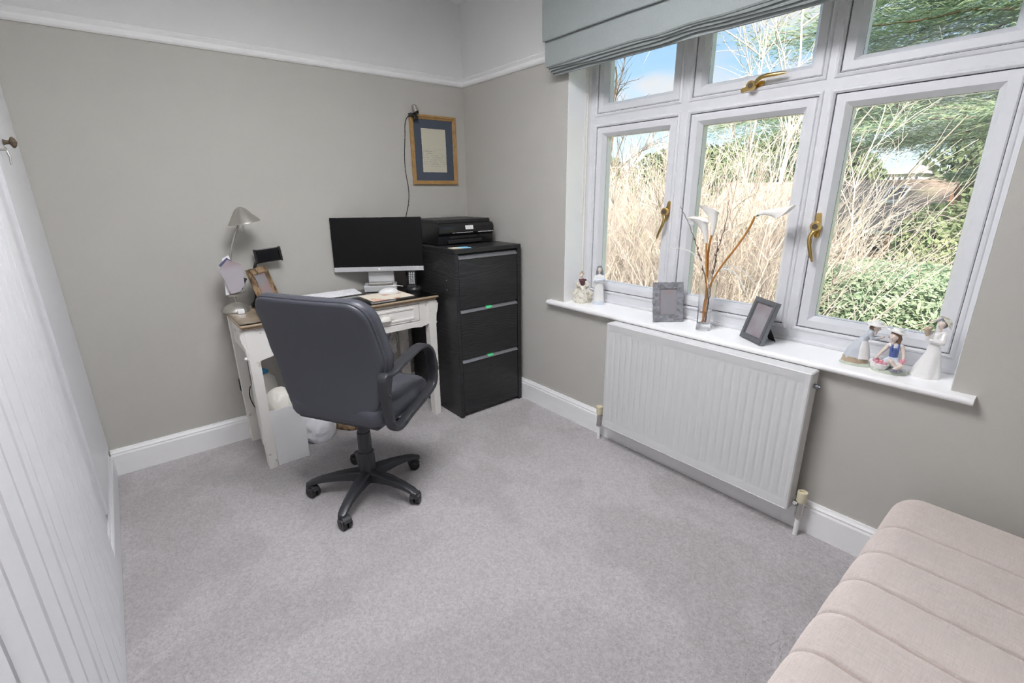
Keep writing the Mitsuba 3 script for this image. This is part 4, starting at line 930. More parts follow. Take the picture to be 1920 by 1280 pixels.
# 1. crinoline lady
B = fig((0.081, -1.009, SILL), (-0.741, -0.672))
lab('figurine', 'porcelain lady in a wide patterned cream gown with a dark red bodice', 'figurine')
add('figurine__gown', F(skirt([(0.0, 0, 0, .047, .040), (0.012, 0, 0, .052, .044), (0.045, 0.002, 0, .043, .037), (0.075, 0, 0, .028, .025), (0.097, -0.002, 0, .0125, .010)], 11, 0.10), B), 'glaze_gown', 40)
add('figurine__overskirt', F(cat(blend([((-.018, 0, .090), .012), ((-.044, .004, .045), .016)][:0] + [(((-.016, 0, .090), .012), ((-.041, -.004, .050), .017)), (((.014, 0, .090), .012), ((.042, -.004, .048), .018)), (((0, .010, .09), .012), ((0, .035, .05), .018))], .004, 6)), B), 'glaze_gown', 40)
add('figurine__bodice', F(blend([(((-.002, 0, .094), .0105), ((-.004, 0, .120), .0155)), (((-.018, 0, .124), .009), ((.012, 0, .124), .009))], .003, 6), B), 'glaze_wine', 40)
for s in (-1, 1): add('figurine__arm', F(limb(((-.004 + s * .018, 0, .122), .008), ((-.004 + s * .031, -.010, .100), .009), ((-.002 + s * .016, -.026, .092), .005)), B), 'glaze_gown', 40)
add('figurine__head', F(head((-.009, -.002, .153), .0125, (-.3, -1)), B), 'glaze_skin', 40)
add('figurine__hair', F(cat(sph((-.009, .002, .158), .0128, 2, (1, 1, .85)), sph((-.008, .004, .171), .0065, 2)), B), 'glaze_tan', 40)
# 2. slender lady with veil
B = fig((0.107, -1.105, SILL), (-0.763, -0.647))
lab('figurine_001', 'slender white and grey blue porcelain lady with long dark grey hair', 'figurine')
add('figurine_001__robe', F(skirt([(0.0, 0, 0, .030, .026), (0.02, 0, 0, .029, .025), (0.09, 0, 0, .024, .020), (0.125, 0, 0, .020, .016), (0.150, 0, 0, .022, .015), (0.168, 0, 0, .010, .009)], 7, 0.10), B), 'glaze_white', 40)
add('figurine_001__hem', F(skirt([(0.0, 0, 0, .0315, .0275), (0.022, 0, 0, .0298, .0258)], 7, 0.08), B), 'glaze_pale_blue', 40)
for s in (-1, 1): add('figurine_001__arm', F(limb(((s * .018, 0, .155), .009), ((s * .026, -.008, .130), .010), ((s * .004, -.024, .134), .006)), B), 'glaze_white', 40)
add('figurine_001__bundle', F(limb(((-.020, -.024, .137), .009), ((.018, -.026, .143), .010)), B), 'glaze_pale_blue', 40)
add('figurine_001__head', F(head((-.001, -.004, .192), .0135, (.1, -1)), B), 'glaze_skin', 40)
add('figurine_001__hair', F(blend([(((-.001, .003, .200), .0145), ((-.010, .008, .178), .010)), (((-.001, .003, .200), .0145), ((.010, .008, .178), .010)), (((-.010, .008, .180), .009), ((-.014, .004, .155), .009)), (((.010, .008, .180), .009), ((.015, .004, .155), .009))], .003, 5), B), 'glaze_dark_grey', 40)
# 3. girl bending forward with a boater hat
B = fig((0.055, -2.349, SILL), (-0.974, -0.229))
lab('figurine_002', 'porcelain girl in a boater hat leaning forward with her hands held out', 'figurine')
add('figurine_002__plinth', F(lathe([(0, 0), (.050, 0), (.052, .004), (.048, .010), (0, .012)], 32, sx=1.0, sy=0.62), B), 'glaze_moss', 40)
SK = [(.010, -.006, 0, .038, .027), (.030, -.006, 0, .037, .027), (.060, -.003, 0, .030, .023), (.085, .002, 0, .019, .016), (.100, .008, 0, .0125, .011)]
add('figurine_002__skirt', F(skirt(SK, 8, 0.08), B), 'glaze_blue_grey', 40)
add('figurine_002__hem', F(skirt([(.010, -.006, 0, .0388, .0278), (.020, -.006, 0, .0384, .0278), (.030, -.006, 0, .0376, .0275)], 8, 0.08), B), 'glaze_tan', 40)
add('figurine_002__apron', F(skirt([(.028, .010, -.006, .026, .023), (.060, .008, -.004, .0225, .0205), (.090, .008, -.002, .0135, .013)], 5, 0.06), B), 'glaze_white', 40)
add('figurine_002__torso', F(limb(((.008, 0, .098), .0115), ((.022, 0, .120), .0125)), B), 'glaze_blue_grey', 40)
for s in (-1, 1): add('figurine_002__arm', F(limb(((.022, s * .012, .121), .0065), ((.029, s * .014, .103), .006), ((.050, s * .006, .106), .0045)), B), 'glaze_blue_grey', 40)
add('figurine_002__hands', F(cat(limb(((.050, -.006, .106), .0042), ((.057, -.003, .108), .0034)), limb(((.050, .006, .106), .0042), ((.057, .003, .108), .0034)), sph((.060, 0, .111), .004, 2)), B), 'glaze_skin', 40)
add('figurine_002__head', F(head((.036, -.002, .139), .0122, (1, -.35)), B), 'glaze_skin', 40)
add('figurine_002__hair', F(blend([(((.033, .001, .145), .0125), ((.024, .004, .138), .009)), (((.024, .004, .138), .007), ((.022, .006, .127), .005))], .003, 4), B), 'glaze_brown', 40)
hatm = B @ M4((.035, 0, .150), 0, 0, math.radians(6))
add('figurine_002__hat', moved(lathe([(0, 0), (.031, -.001), (.032, .001), (.030, .003), (.017, .005), (.016, .011), (.012, .014), (0, .0145)], 32), hatm), 'glaze_white', 30)
# 4. seated girl with a basket of flowers
B = fig((0.048, -2.449, SILL), (-0.983, -0.181))
lab('figurine_003', 'porcelain girl in a blue top sitting beside a basket of pink flowers', 'figurine')
add('figurine_003__plinth', F(lathe([(0, 0), (.050, 0), (.052, .006), (.047, .013), (0, .016)], 32, (-.003, 0, 0), 1.0, 0.66), B), 'glaze_moss', 40)
add('figurine_003__skirt', F(blend([(((.000, .006, .036), .021), ((.016, -.018, .034), .013)), (((.000, .006, .036), .021), ((-.016, -.014, .034), .014)), (((.0, .006, .05), .013), ((0, .006, .036), .019))], .004, 6), B), 'glaze_blue_grey', 40)
for a, b, c in (((.010, -.012, .040), (.026, -.032, .036), (.008, -.034, .020)), ((-.008, -.014, .042), (-.002, -.030, .046), (.022, -.028, .018))):
    add('figurine_003__leg', F(limb((a, .0085), (b, .0068), (c, .0052)), B), 'glaze_skin', 40)
for c in ((.008, -.036, .018), (.024, -.030, .017)): add('figurine_003__shoe', F(sph(c, .0075, 2, (1, 1.3, .7)), B) if False else F(moved(sph((0, 0, 0), .0075, 2, (1.4, 1, .75)), M4(c)), B), 'glaze_dark_grey', 40)
add('figurine_003__bodice', F(limb(((0, .006, .054), .0125), ((-.001, .004, .080), .0135)), B), 'glaze_blue', 40)
add('figurine_003__blouse', F(blend([(((-.013, .004, .094), .0085), ((.012, .004, .094), .0085)), (((-.001, .004, .083), .0118), ((-.002, .004, .098), .0095))], .003, 5), B), 'glaze_white', 40)
for s in (-1, 1): add('figurine_003__strap', F(tube([(s * .008, -.0105, .080), (s * .0085, -.008, .094), (s * .0085, .004, .103)], 0.0026, 8, 8), B), 'glaze_blue', 40)
add('figurine_003__arm', F(limb(((-.017, .004, .093), .0072), ((-.032, -.006, .068), .0055), ((-.044, -.014, .046), .0042)), B), 'glaze_skin', 40)
add('figurine_003__arm', F(limb(((.016, .004, .093), .0072), ((.026, -.002, .070), .0055), ((.028, -.014, .050), .0042)), B), 'glaze_skin', 40)
add('figurine_003__head', F(head((-.009, -.002, .122), .0150, (-.45, -1)), B), 'glaze_skin', 40)
add('figurine_003__hair', F(blend([(((-.006, .003, .131), .0152), ((.004, .005, .116), .010)), (((-.006, .004, .130), .0145), ((-.017, .004, .120), .007)), (((.004, .004, .118), .009), ((.006, .000, .106), .006))], .003, 5), B), 'glaze_brown', 40)
hatm = B @ M4((-.003, .002, .139), 0, math.radians(-6), math.radians(16))
add('figurine_003__hat', moved(lathe([(0, 0), (.028, -.001), (.0295, .0015), (.028, .003), (.017, .005), (.0155, .011), (.011, .014), (0, .0145)], 32), hatm), 'glaze_white', 30)
add('figurine_003__basket', F(cat(lathe([(0, .014), (.016, .014), (.021, .022), (.023, .032), (.020, .033), (0, .030)], 24, (-.026, -.020, 0)), lathe([(0, .012), (.010, .012), (.014, .020), (.014, .030), (0, .030)], 20, (-.044, -.006, 0))), B), 'glaze_white', 40)
fl_ = [sph((-.026 + .015 * math.cos(a) * r_, -.020 + .014 * math.sin(a) * r_, .034 + .004 * (1 - r_)), .0062, 1) for r_ in (0.0, 1.0) for a in np.linspace(0, 2 * math.pi, 8)[:-1]]
for q in fl_[6:]: add('figurine_003__flower', F(q, B), 'glaze_pink', True)
for c in ((-.046, -.008, .036), (-.040, -.006, .038), (.029, -.016, .051), (.023, -.017, .049), (.027, -.020, .045)): add('figurine_003__flower', F(sph(c, .0062, 1), B), 'glaze_pink', True)
# 5. tall lady with a sun bonnet
B = fig((0.086, -2.546, SILL), (-0.991, -0.132))
lab('figurine_004', 'tall porcelain lady in a plain white gown with a wide brimmed bonnet', 'figurine')
add('figurine_004__gown', F(skirt([(0.0, -.014, 0, .040, .030), (.004, -.014, 0, .041, .031), (.045, -.008, 0, .030, .024), (.085, -.004, 0, .020, .017), (.118, -.008, 0, .0135, .012)], 8, 0.10), B), 'glaze_white', 40)
add('figurine_004__torso', F(blend([(((-.008, 0, .114), .0125), ((-.004, 0, .142), .0145)), (((-.014, 0, .150), .0085), ((.010, 0, .150), .0085))], .003, 6), B), 'glaze_white', 40)
add('figurine_004__arm', F(limb(((.011, 0, .150), .0085), ((.010, -.014, .124), .0095), ((-.018, -.020, .128), .0055)), B), 'glaze_white', 40)
add('figurine_004__arm', F(limb(((-.015, 0, .150), .0080), ((-.026, -.014, .132), .0080), ((-.030, -.020, .148), .0045)), B), 'glaze_white', 40)
add('figurine_004__bouquet', F(blend([(((-.030, -.020, .146), .006), ((-.033, -.016, .162), .009)), (((-.033, -.016, .160), .008), ((-.024, -.016, .168), .006))], .003, 4), B), 'glaze_tan', 40)
add('figurine_004__head', F(head((-.002, -.004, .180), .0125, (-.7, -1)), B), 'glaze_skin', 40)
add('figurine_004__hair', F(blend([(((-.002, .002, .187), .0126), ((.004, .006, .176), .0095))], .003, 4), B), 'glaze_dark_grey', 40)
hatm = B @ M4((.006, .004, .188), 0, math.radians(-10), math.radians(52))
add('figurine_004__bonnet', moved(lathe([(0, .004), (.020, .003), (.027, -.001), (.028, .001), (.021, .006), (.013, .012), (0, .014)], 32), hatm), 'glaze_gown', 30)

# ================================================================== VASE AND FLOWERS
VX, VY = 0.062, -1.757
lab('vase', 'clear glass vase holding lilies and twigs on the window sill', 'vase')
vo = [(0.0, 0.0), (0.030, 0.0), (0.0315, 0.004), (0.0305, 0.012), (0.029, 0.03), (0.030, 0.10), (0.034, 0.17), (0.040, 0.217), (0.0405, 0.219), (0.0385, 0.219), (0.0325, 0.17), (0.0275, 0.10), (0.0262, 0.04), (0.0240, 0.030), (0.0, 0.028)]
add('vase__glass', lathe(vo, 40, (VX, VY, SILL + 0.0003)), 'clear_glass', 35)
lab('vase__glass', 'clear glass body')
add('vase__ring', lathe([(0.0302, 0.082), (0.0325, 0.084), (0.0325, 0.087), (0.0302, 0.089)], 40, (VX, VY, SILL)), 'clear_glass', True)
def calla(pts, r, key):
    """pts: axis of the spathe from the stem end to the tip"""
    P = spline(pts, 14); t = np.gradient(P, axis=0); t /= np.linalg.norm(t, axis=1, keepdims=True)
    a = np.cross(t[0], [1.0, 0.2, 0.1]); rings = []
    ang = np.linspace(0, 2 * math.pi, 25)
    for k in range(len(P)):
        a = a - t[k] * (a @ t[k]); a /= np.linalg.norm(a); b = np.cross(t[k], a); s = k / (len(P) - 1)
        rr = r * (0.16 + 0.42 * s + 0.42 * s ** 4)
        lipn = np.clip((s - 0.55) / 0.45, 0, 1)
        curl = 1 + 0.35 * lipn * np.cos(ang) + 0.12 * lipn * np.sin(3 * ang)
        rings.append(P[k] + rr * curl[:, None] * (np.cos(ang)[:, None] * a + np.sin(ang)[:, None] * b) + t[k] * (0.030 * lipn ** 2 * np.cos(ang))[:, None])
    inner = [np.array(q) * 0.93 + P[k] * 0.07 for k, q in enumerate(rings)]
    R = rings + inner[::-1]
    return loft(R, False, False, closed=False)
mouth = SILL + 0.20
def lily(key, label, stem, head_, r, spx):
    lab(key, label, 'flower', None)
    add(key + '__stem', tube(stem, [0.0038, 0.0042, 0.0045], 8, 26), 'lily_stem', 40)
    add(key + '__bloom', calla(head_, r, key), 'lily_white', 45)
    add(key + '__bloom_base', tube([stem[-1], np.array(head_[1]) * 0.5 + np.array(head_[0]) * 0.5], [0.0046, 0.0068], 8), 'stem_green', 40)
    add(key + '__spadix', tube([head_[1], np.array(head_[2])], [0.004, 0.0025], 8), 'cream_plastic', 40)
lily('calla_lily', 'white calla lily bloom, upper of the two standing upright in the vase', [(VX + .004, VY - .006, SILL + .035), (VX, -1.752, 0.90), (0.066, -1.745, 0.983), (0.066, -1.741, 1.06), (0.066, -1.748, 1.118)],
     [(0.066, -1.748, 1.118), (0.066, -1.750, 1.155), (0.067, -1.745, 1.195), (0.068, -1.735, 1.228)], 0.036, 0)
lily('calla_lily_001', 'white calla lily bloom, lower of the two standing upright in the vase', [(VX - .006, VY + .004, SILL + .035), (VX - .004, -1.754, 0.90), (0.055, -1.747, 0.97), (0.050, -1.742, 1.03), (0.048, -1.737, 1.085)],
     [(0.048, -1.737, 1.085), (0.046, -1.731, 1.115), (0.043, -1.722, 1.150), (0.038, -1.708, 1.185)], 0.033, 0)
lily('calla_lily_002', 'white calla lily on a long stem bending right out of the vase', [(VX + .010, VY + .008, SILL + .035), (0.066, -1.764, 0.90), (0.066, -1.791, 0.965), (0.066, -1.849, 1.06), (0.066, -1.894, 1.138), (0.066, -1.918, 1.202)],
     [(0.066, -1.918, 1.202), (0.066, -1.945, 1.214), (0.066, -1.985, 1.216), (0.066, -2.025, 1.210)], 0.031, 0)
def willow(key, label, pts, ncat, seed):
    lab(key, label, 'twig')
    P = spline(pts, 40); rg = np.random.default_rng(seed)
    P[1:-1] += rg.normal(0, 0.0012, (38, 3))
    add(key + '__stem', tube(P, [0.0024, 0.0018, 0.0012], 6), 'twig_dark', 40)
    for q in range(ncat):
        i_ = int(39 - q * (26 / ncat)); d = P[min(i_ + 1, 39)] - P[i_ - 1]; d /= np.linalg.norm(d)
        side = np.cross(d, [1, 0, 0]) * (1 if q % 2 else -1) * 0.004
        add(key + '__catkin', blend([((P[i_] + side, 0.0024), (P[i_] + side * 1.6 + d * 0.008, 0.0016))], 0.002, 0), 'catkin' if q < 5 else 'twig_dark', 40)
willow('willow_twig', 'dark pussy willow twig with buds leaning left out of the vase', [(VX - .010, VY - .008, SILL + .04), (VX - .004, -1.746, 0.93), (0.06, -1.705, 1.026), (0.06, -1.652, 1.137), (0.06, -1.589, 1.231)], 11, 3)
willow('willow_twig_001', 'tallest dark pussy willow twig, rising right of the upright lilies in the vase', [(VX + .006, VY + .010, SILL + .04), (0.068, -1.770, 0.93), (0.07, -1.777, 1.043), (0.07, -1.797, 1.144), (0.07, -1.799, 1.255)], 11, 4)
willow('willow_twig_002', 'short dark twig close beside the upright lily stems in the vase', [(VX + .012, VY - .002, SILL + .04), (0.075, -1.766, 0.94), (0.075, -1.774, 1.009), (0.075, -1.763, 1.12)], 8, 5)
def blade(key, label, pts, w):
    lab(key, label, 'leaf')
    P = spline(pts, 28); t = np.gradient(P, axis=0); s = np.cross(t, [1, 0, 0.3]); s /= np.linalg.norm(s, axis=1, keepdims=True)
    ww = w * np.sin(np.linspace(0.3, math.pi - 0.05, 28))[:, None]; up_ = np.array([-0.0008, 0, 0])
    R = np.stack([P - s * ww, P + up_, P + s * ww, P - up_], 1)
    add(key, loft(R), 'grass_white', 40)
blade('grass_blade', 'white grass blade arching left from the vase across the window post', [(VX - .008, VY + .002, SILL + .06), (0.055, -1.752, 0.938), (0.05, -1.69, 1.03), (0.05, -1.643, 1.050), (0.05, -1.568, 1.049), (0.05, -1.512, 1.038)], 0.0028)
blade('grass_blade_001', 'thicker white grass blade drooping right of the vase to the pewter frame', [(VX + .008, VY + .002, SILL + .06), (0.067, -1.772, 0.935), (0.067, -1.805, 0.978), (0.067, -1.845, 0.980), (0.067, -1.892, 0.943), (0.067, -1.952, 0.862)], 0.0045)
blade('grass_blade_002', 'thin pale grass blade drooping further right beyond the thicker one', [(VX + .012, VY - .004, SILL + .06), (0.085, -1.772, 0.945), (0.088, -1.82, 0.990), (0.090, -1.872, 0.986), (0.092, -1.930, 0.945), (0.093, -1.985, 0.880)], 0.0030)

# ================================================================== OUTDOORS
GZ0 = -2.75
struct('ground', bx(0.30, 90, -60, 70, GZ0 - 0.2, GZ0, 0.01), 'lawn', 'green lawn of the garden below the window')
def tris(verts, nside, npts):
    """many polylines (N, npts, 3) with radii (N, npts) as 3-sided tubes in one mesh"""
    pass
def sticks(P, R, sides=3):
    N, K = P.shape[:2]
    t = np.gradient(P, axis=1); t /= np.linalg.norm(t, axis=2, keepdims=True) + 1e-9
    ref = np.where(np.abs(t[..., 2:3]) < 0.9, np.array([0, 0, 1.0]), np.array([1.0, 0, 0]))
    a = np.cross(t, ref); a /= np.linalg.norm(a, axis=2, keepdims=True) + 1e-9; b = np.cross(t, a)
    ang = np.arange(sides) * 2 * np.pi / sides
    V = P[:, :, None] + R[:, :, None, None] * (np.cos(ang)[None, None, :, None] * a[:, :, None] + np.sin(ang)[None, None, :, None] * b[:, :, None])
    n_, i_, j_ = np.meshgrid(np.arange(N), np.arange(K - 1), np.arange(sides), indexing='ij')
    q = lambda ii, jj: n_ * K * sides + ii * sides + jj % sides
    A, Bb, C, D = q(i_, j_), q(i_, j_ + 1), q(i_ + 1, j_ + 1), q(i_ + 1, j_)
    return TM(V.reshape(-1, 3), np.vstack([np.stack([A, Bb, C], -1).reshape(-1, 3), np.stack([A, C, D], -1).reshape(-1, 3)]))
def grow(base, heading, length, K, rg, wob=0.10, droop=0.0):
    """polylines from base (N,3) along heading (N,3)"""
    N = len(base); P = np.zeros((N, K, 3)); P[:, 0] = base; d = heading / np.linalg.norm(heading, axis=1, keepdims=True)
    for k in range(1, K):
        d = d + rg.normal(0, wob, (N, 3)); d[:, 2] -= droop * k / K; d /= np.linalg.norm(d, axis=1, keepdims=True)
        P[:, k] = P[:, k - 1] + d * (length / (K - 1))[:, None]
    return P
def bare_shrub(key, label, loc, height, spread, canes, bs, seed, lean=(0, 0), twigs=9, group=None, zlow=-1.6, rad=0.0065):
    rg = np.random.default_rng(seed); K = 9
    base = np.array([loc[0], loc[1], GZ0]) + np.stack([rg.normal(0, 0.25 * spread, canes), rg.normal(0, 0.25 * spread, canes), np.zeros(canes)], 1)
    out = base[:, :2] - np.array(loc[:2])
    hd = np.stack([out[:, 0] * 0.55 / spread + lean[0] + rg.normal(0, .16, canes), out[:, 1] * 0.75 / spread + lean[1] + rg.normal(0, .2, canes), np.ones(canes)], 1)
    L = height * rg.uniform(0.55, 1.08, canes)
    P = grow(base, hd, L, K, rg, 0.07, 0.10)
    R = np.linspace(rad * 1.9, rad * 0.55, K)[None] * (rg.uniform(0.55, 1.1, (canes, 1)) + 0.7 * (rg.random((canes, 1)) < 0.15))
    add(key + '__canes', sticks(P, R), bs, True)
    # side twigs from the upper half, then twiglets
    ci = rg.integers(0, canes, canes * twigs); kk_ = rg.integers(3, K - 1, canes * twigs)
    b2 = P[ci, kk_]; d0 = P[ci, kk_ + 1] - b2; d0 /= np.linalg.norm(d0, axis=1, keepdims=True)
    h2 = d0 + rg.normal(0, 0.55, d0.shape) + [0, 0, 0.12]
    P2 = grow(b2, h2, rg.uniform(0.25, 0.85, len(b2)) * spread ** 0.3, 5, rg, 0.16, 0.04)
    R2 = np.linspace(rad * 0.66, rad * 0.34, 5)[None] * rg.uniform(0.6, 1.2, (len(b2), 1))
    k = add(key + '__twigs', sticks(P2, R2), bs, True); lab(k, kind='stuff')
    lab(key + '__canes', kind='stuff')
    lab(key, label, 'shrub', group)
sh = [((4.6, 2.55), 4.9, 1.5, 170, 'straw_cane', (0, 0.0), 'straw coloured bare shrub filling the right part of the left window light'),
      ((5.4, 3.45), 4.9, 1.5, 170, 'pink_cane', (0, 0.0), 'pinkish bare shrub at the left edge of the left window light'),
      ((6.4, 2.3), 5.1, 1.6, 170, 'pale_cane', (0, 0.0), 'pale bare shrub seen on both sides of the left mullion'),
      ((5.2, 1.15), 5.0, 1.4, 170, 'pink_cane', (0, 0), 'pinkish bare shrub behind the lilies in the middle window light'),
      ((5.0, 0.45), 5.0, 0.85, 130, 'straw_cane', (0, 0.0), 'straw coloured bare shrub right of the lilies in the middle window light'),
      ((4.6, -0.35), 2.85, 0.8, 85, 'pink_cane', (0, -0.05), 'low pinkish bare shrub in the lower left of the right window light'),
      ((8.0, 5.3), 5.2, 2.2, 170, 'pink_cane', (0, 0), 'bare shrub furthest left, behind the others in the left window light'),
      ((8.2, 1.6), 4.7, 2.0, 170, 'straw_cane', (0, 0), 'straw coloured bare shrub standing further back in the middle window light'),
      ((11.0, -0.9), 2.7, 1.3, 150, 'pale_cane', (0, 0), 'pale twiggy shrub between the hedge and the outbuilding roof'),
      ((7.6, 6.6), 4.8, 1.9, 120, 'straw_cane', (0, 0), 'straw coloured bare shrub left of the window, behind the left reveal')]
for q, (l, h, s, c, b, le, text) in enumerate(sh):
    bare_shrub('bare_shrub' + (f'_{q:03d}' if q else ''), text, l, h, s, c, b, 100 + q, le, twigs=9 if q in (5, 8, 9) else 14)
# a slender pale tree rising in front of the conifer, and one across the right window light
def branching(key, label, base, tip, r0, seed, bs, n1=9, n2=7, spreadf=0.33, cat_='tree'):
    rg = np.random.default_rng(seed); base, tip = np.array(base, float), np.array(tip, float); L = np.linalg.norm(tip - base)
    tr = np.linspace(0, 1, 14)[:, None] * (tip - base) + base; tr[1:-1] += rg.normal(0, 0.015 * L ** 0.5, (12, 3))
    add(key + '__trunk', tube(tr, [r0, r0 * 0.35], 7, 30), bs, 50)
    ks = rg.integers(3, 13, n1); b1 = tr[ks]; d1 = (tip - base) / L
    h1 = d1 + rg.normal(0, 0.45, (n1, 3)); l1 = L * rg.uniform(0.16, 0.42, n1)
    P1 = grow(b1, h1, l1, 8, rg, 0.10, 0.0); R1 = np.linspace(r0 * 0.42, r0 * 0.14, 8)[None] * np.ones((n1, 1))
    ci = rg.integers(0, n1, n1 * n2); kk_ = rg.integers(2, 7, n1 * n2); b2 = P1[ci, kk_]
    h2 = (P1[ci, kk_ + 1] - b2); h2 /= np.linalg.norm(h2, axis=1, keepdims=True); h2 += rg.normal(0, 0.5, h2.shape)
    P2 = grow(b2, h2, L * rg.uniform(0.06, 0.2, len(b2)), 6, rg, 0.16, 0.0); R2 = np.linspace(r0 * 0.17, r0 * 0.07, 6)[None] * np.ones((len(b2), 1))
    k = add(key + '__branches', cat(sticks(P1, R1, 4), sticks(P2, R2, 3)), bs, True); lab(k, kind='stuff')
    lab(key, label, cat_)
branching('bare_tree', 'slender pale bare tree rising in front of the conifer in the middle top light', (6.6, 0.75, GZ0), (7.2, 0.95, 4.3), 0.035, 31, 'pale_cane', 16, 9)
branching('bare_tree_001', 'pale bare sapling crossing the left side of the right window light', (5.4, -0.45, GZ0), (6.2, -0.62, 2.6), 0.017, 33, 'pale_cane', 14, 8)
branching('bare_tree_002', 'dark bare tree with thin twigs against the sky in the left window light', (16.0, 12.2, GZ0), (16.0, 12.0, 6.4), 0.09, 35, 'bark', 16, 12)
branching('bare_tree_003', 'brownish bare tree beside the conifer in the middle top light', (7.8, 1.95, GZ0), (8.2, 2.0, 4.2), 0.038, 37, 'pale_cane', 18, 10)

def leaves(C, size, rg, nrm=None, aspect=1.6, axis=None):
    """one diamond leaf of two triangles at each centre"""
    N = len(C); a = rg.normal(0, 1, (N, 3)); a /= np.linalg.norm(a, axis=1, keepdims=True)
    if nrm is not None:
        a = a - nrm * (a * nrm).sum(1, keepdims=True) * 0.75; a /= np.linalg.norm(a, axis=1, keepdims=True)
    if axis is not None:
        a = axis + 0.45 * a; a /= np.linalg.norm(a, axis=1, keepdims=True)
    b = np.cross(a, rg.normal(0, 1, (N, 3))); b /= np.linalg.norm(b, axis=1, keepdims=True)
    s = size * rg.uniform(0.6, 1.3, (N, 1))
    wd = 0.45 if axis is None else 0.26
    V = np.stack([C - a * s * aspect / 2, C + b * s * wd, C + a * s * aspect / 2, C - b * s * wd], 1).reshape(-1, 3)
    i_ = np.arange(N) * 4
    return TM(V, np.vstack([np.stack([i_, i_ + 1, i_ + 2], 1), np.stack([i_, i_ + 2, i_ + 3], 1)]))
def blob_points(n, c, r, rg, shell=0.35):
    d = rg.normal(0, 1, (n, 3)); d /= np.linalg.norm(d, axis=1, keepdims=True)
    k = 1 + 0.35 * (meshkit.fbm(d * 2.2 + np.array(c), 3) - 0.5)
    rr = (1 - shell * rg.random(n) ** 1.5) * k
    return np.array(c) + d * rr[:, None] * np.array(r), d
# clipped hedge
rg = np.random.default_rng(61)
lab('hedge', 'rounded green leafy hedge at the foot of the right window light', 'hedge')
hx, hy, hz = (5.5, 8.6), (-2.6, 0.15), 0.16
n = 50000
def hedge_pts(n):
    u, v_ = rg.random(n), rg.random(n); pts = np.zeros((n, 3)); nr = np.zeros((n, 3))
    topm = rg.random(n) < 0.6
    bump = lambda x, y: 0.22 * (meshkit.fbm(np.stack([x * 0.9, y * 0.9, x * 0], -1), 3, seed=8) - 0.5)
    x = hx[0] + u * (hx[1] - hx[0]); y = hy[0] + v_ * (hy[1] - hy[0])
    ed = np.minimum(np.minimum(x - hx[0], hx[1] - x) / 0.5, np.minimum(y - hy[0], hy[1] - y) / 0.5); fall = np.sqrt(np.clip(1 - (1 - np.clip(ed, 0, 1)) ** 2, 0, 1))
    z = hz - 0.45 * (1 - fall) + bump(x, y) - 0.20 * rg.random(n) ** 2
    pts[topm] = np.stack([x, y, z], 1)[topm]; nr[topm] = [0, 0, 1]
    side = ~topm; xs_ = hx[0] + 0.15 * rg.random(n) + 0.2 * bump(y, z); zs = GZ0 + 0.8 + rg.random(n) * (hz - GZ0 - 1.0)
    pts[side] = np.stack([xs_, y, zs], 1)[side]; nr[side] = [-1, 0, 0]
    return pts, nr
P, Nn = hedge_pts(n)
k = add('hedge__foliage', leaves(P, 0.048, rg, Nn), 'ivy_green'); lab(k, kind='stuff')
add('hedge__core', rbx(hx[0] + .2, hx[1] - .2, hy[0] + .15, hy[1] - .15, GZ0, hz - 0.30, 0.3, 10), 'needle_green', True)
def bush(key, label, c, r, n, size, bs, seed, category='shrub', shell=0.4):
    rg = np.random.default_rng(seed); P, d = blob_points(n, c, r, rg, shell)
    k = add(key + '__foliage', leaves(P, size, rg, d), bs); lab(k, kind='stuff')
    add(key + '__stem', cyl((c[0], c[1], GZ0), (c[0], c[1], c[2]), 0.05, 0.03, 8), 'bark', 40)
    lab(key, label, category)
bush('leafy_shrub', 'grey green loose shrub in front of the outbuilding roof', (13.6, -0.30, -0.75), (1.1, 1.05, 1.75), 12000, 0.09, 'privet_green', 71)
bush('leafy_shrub_001', 'low green undergrowth between the canes in the left window light', (7.4, 4.3, -1.0), (0.8, 1.7, 0.75), 9000, 0.07, 'privet_green', 72)
bush('leafy_shrub_002', 'low green undergrowth between the canes in the middle window light', (7.2, 2.0, -1.2), (0.8, 1.5, 0.80), 9000, 0.07, 'privet_green', 73)
bush('leafy_shrub_003', 'small green shrub beyond the hedge at the right edge of the right light', (11.8, -1.6, -0.5), (1.0, 0.8, 1.0), 6000, 0.08, 'privet_green', 74)
bush('leafy_shrub_004', 'dark green shrub near the house gable at the far right of the right window light', (22.0, -1.2, 0.7), (1.2, 1.4, 2.2), 9000, 0.13, 'needle_green', 75)
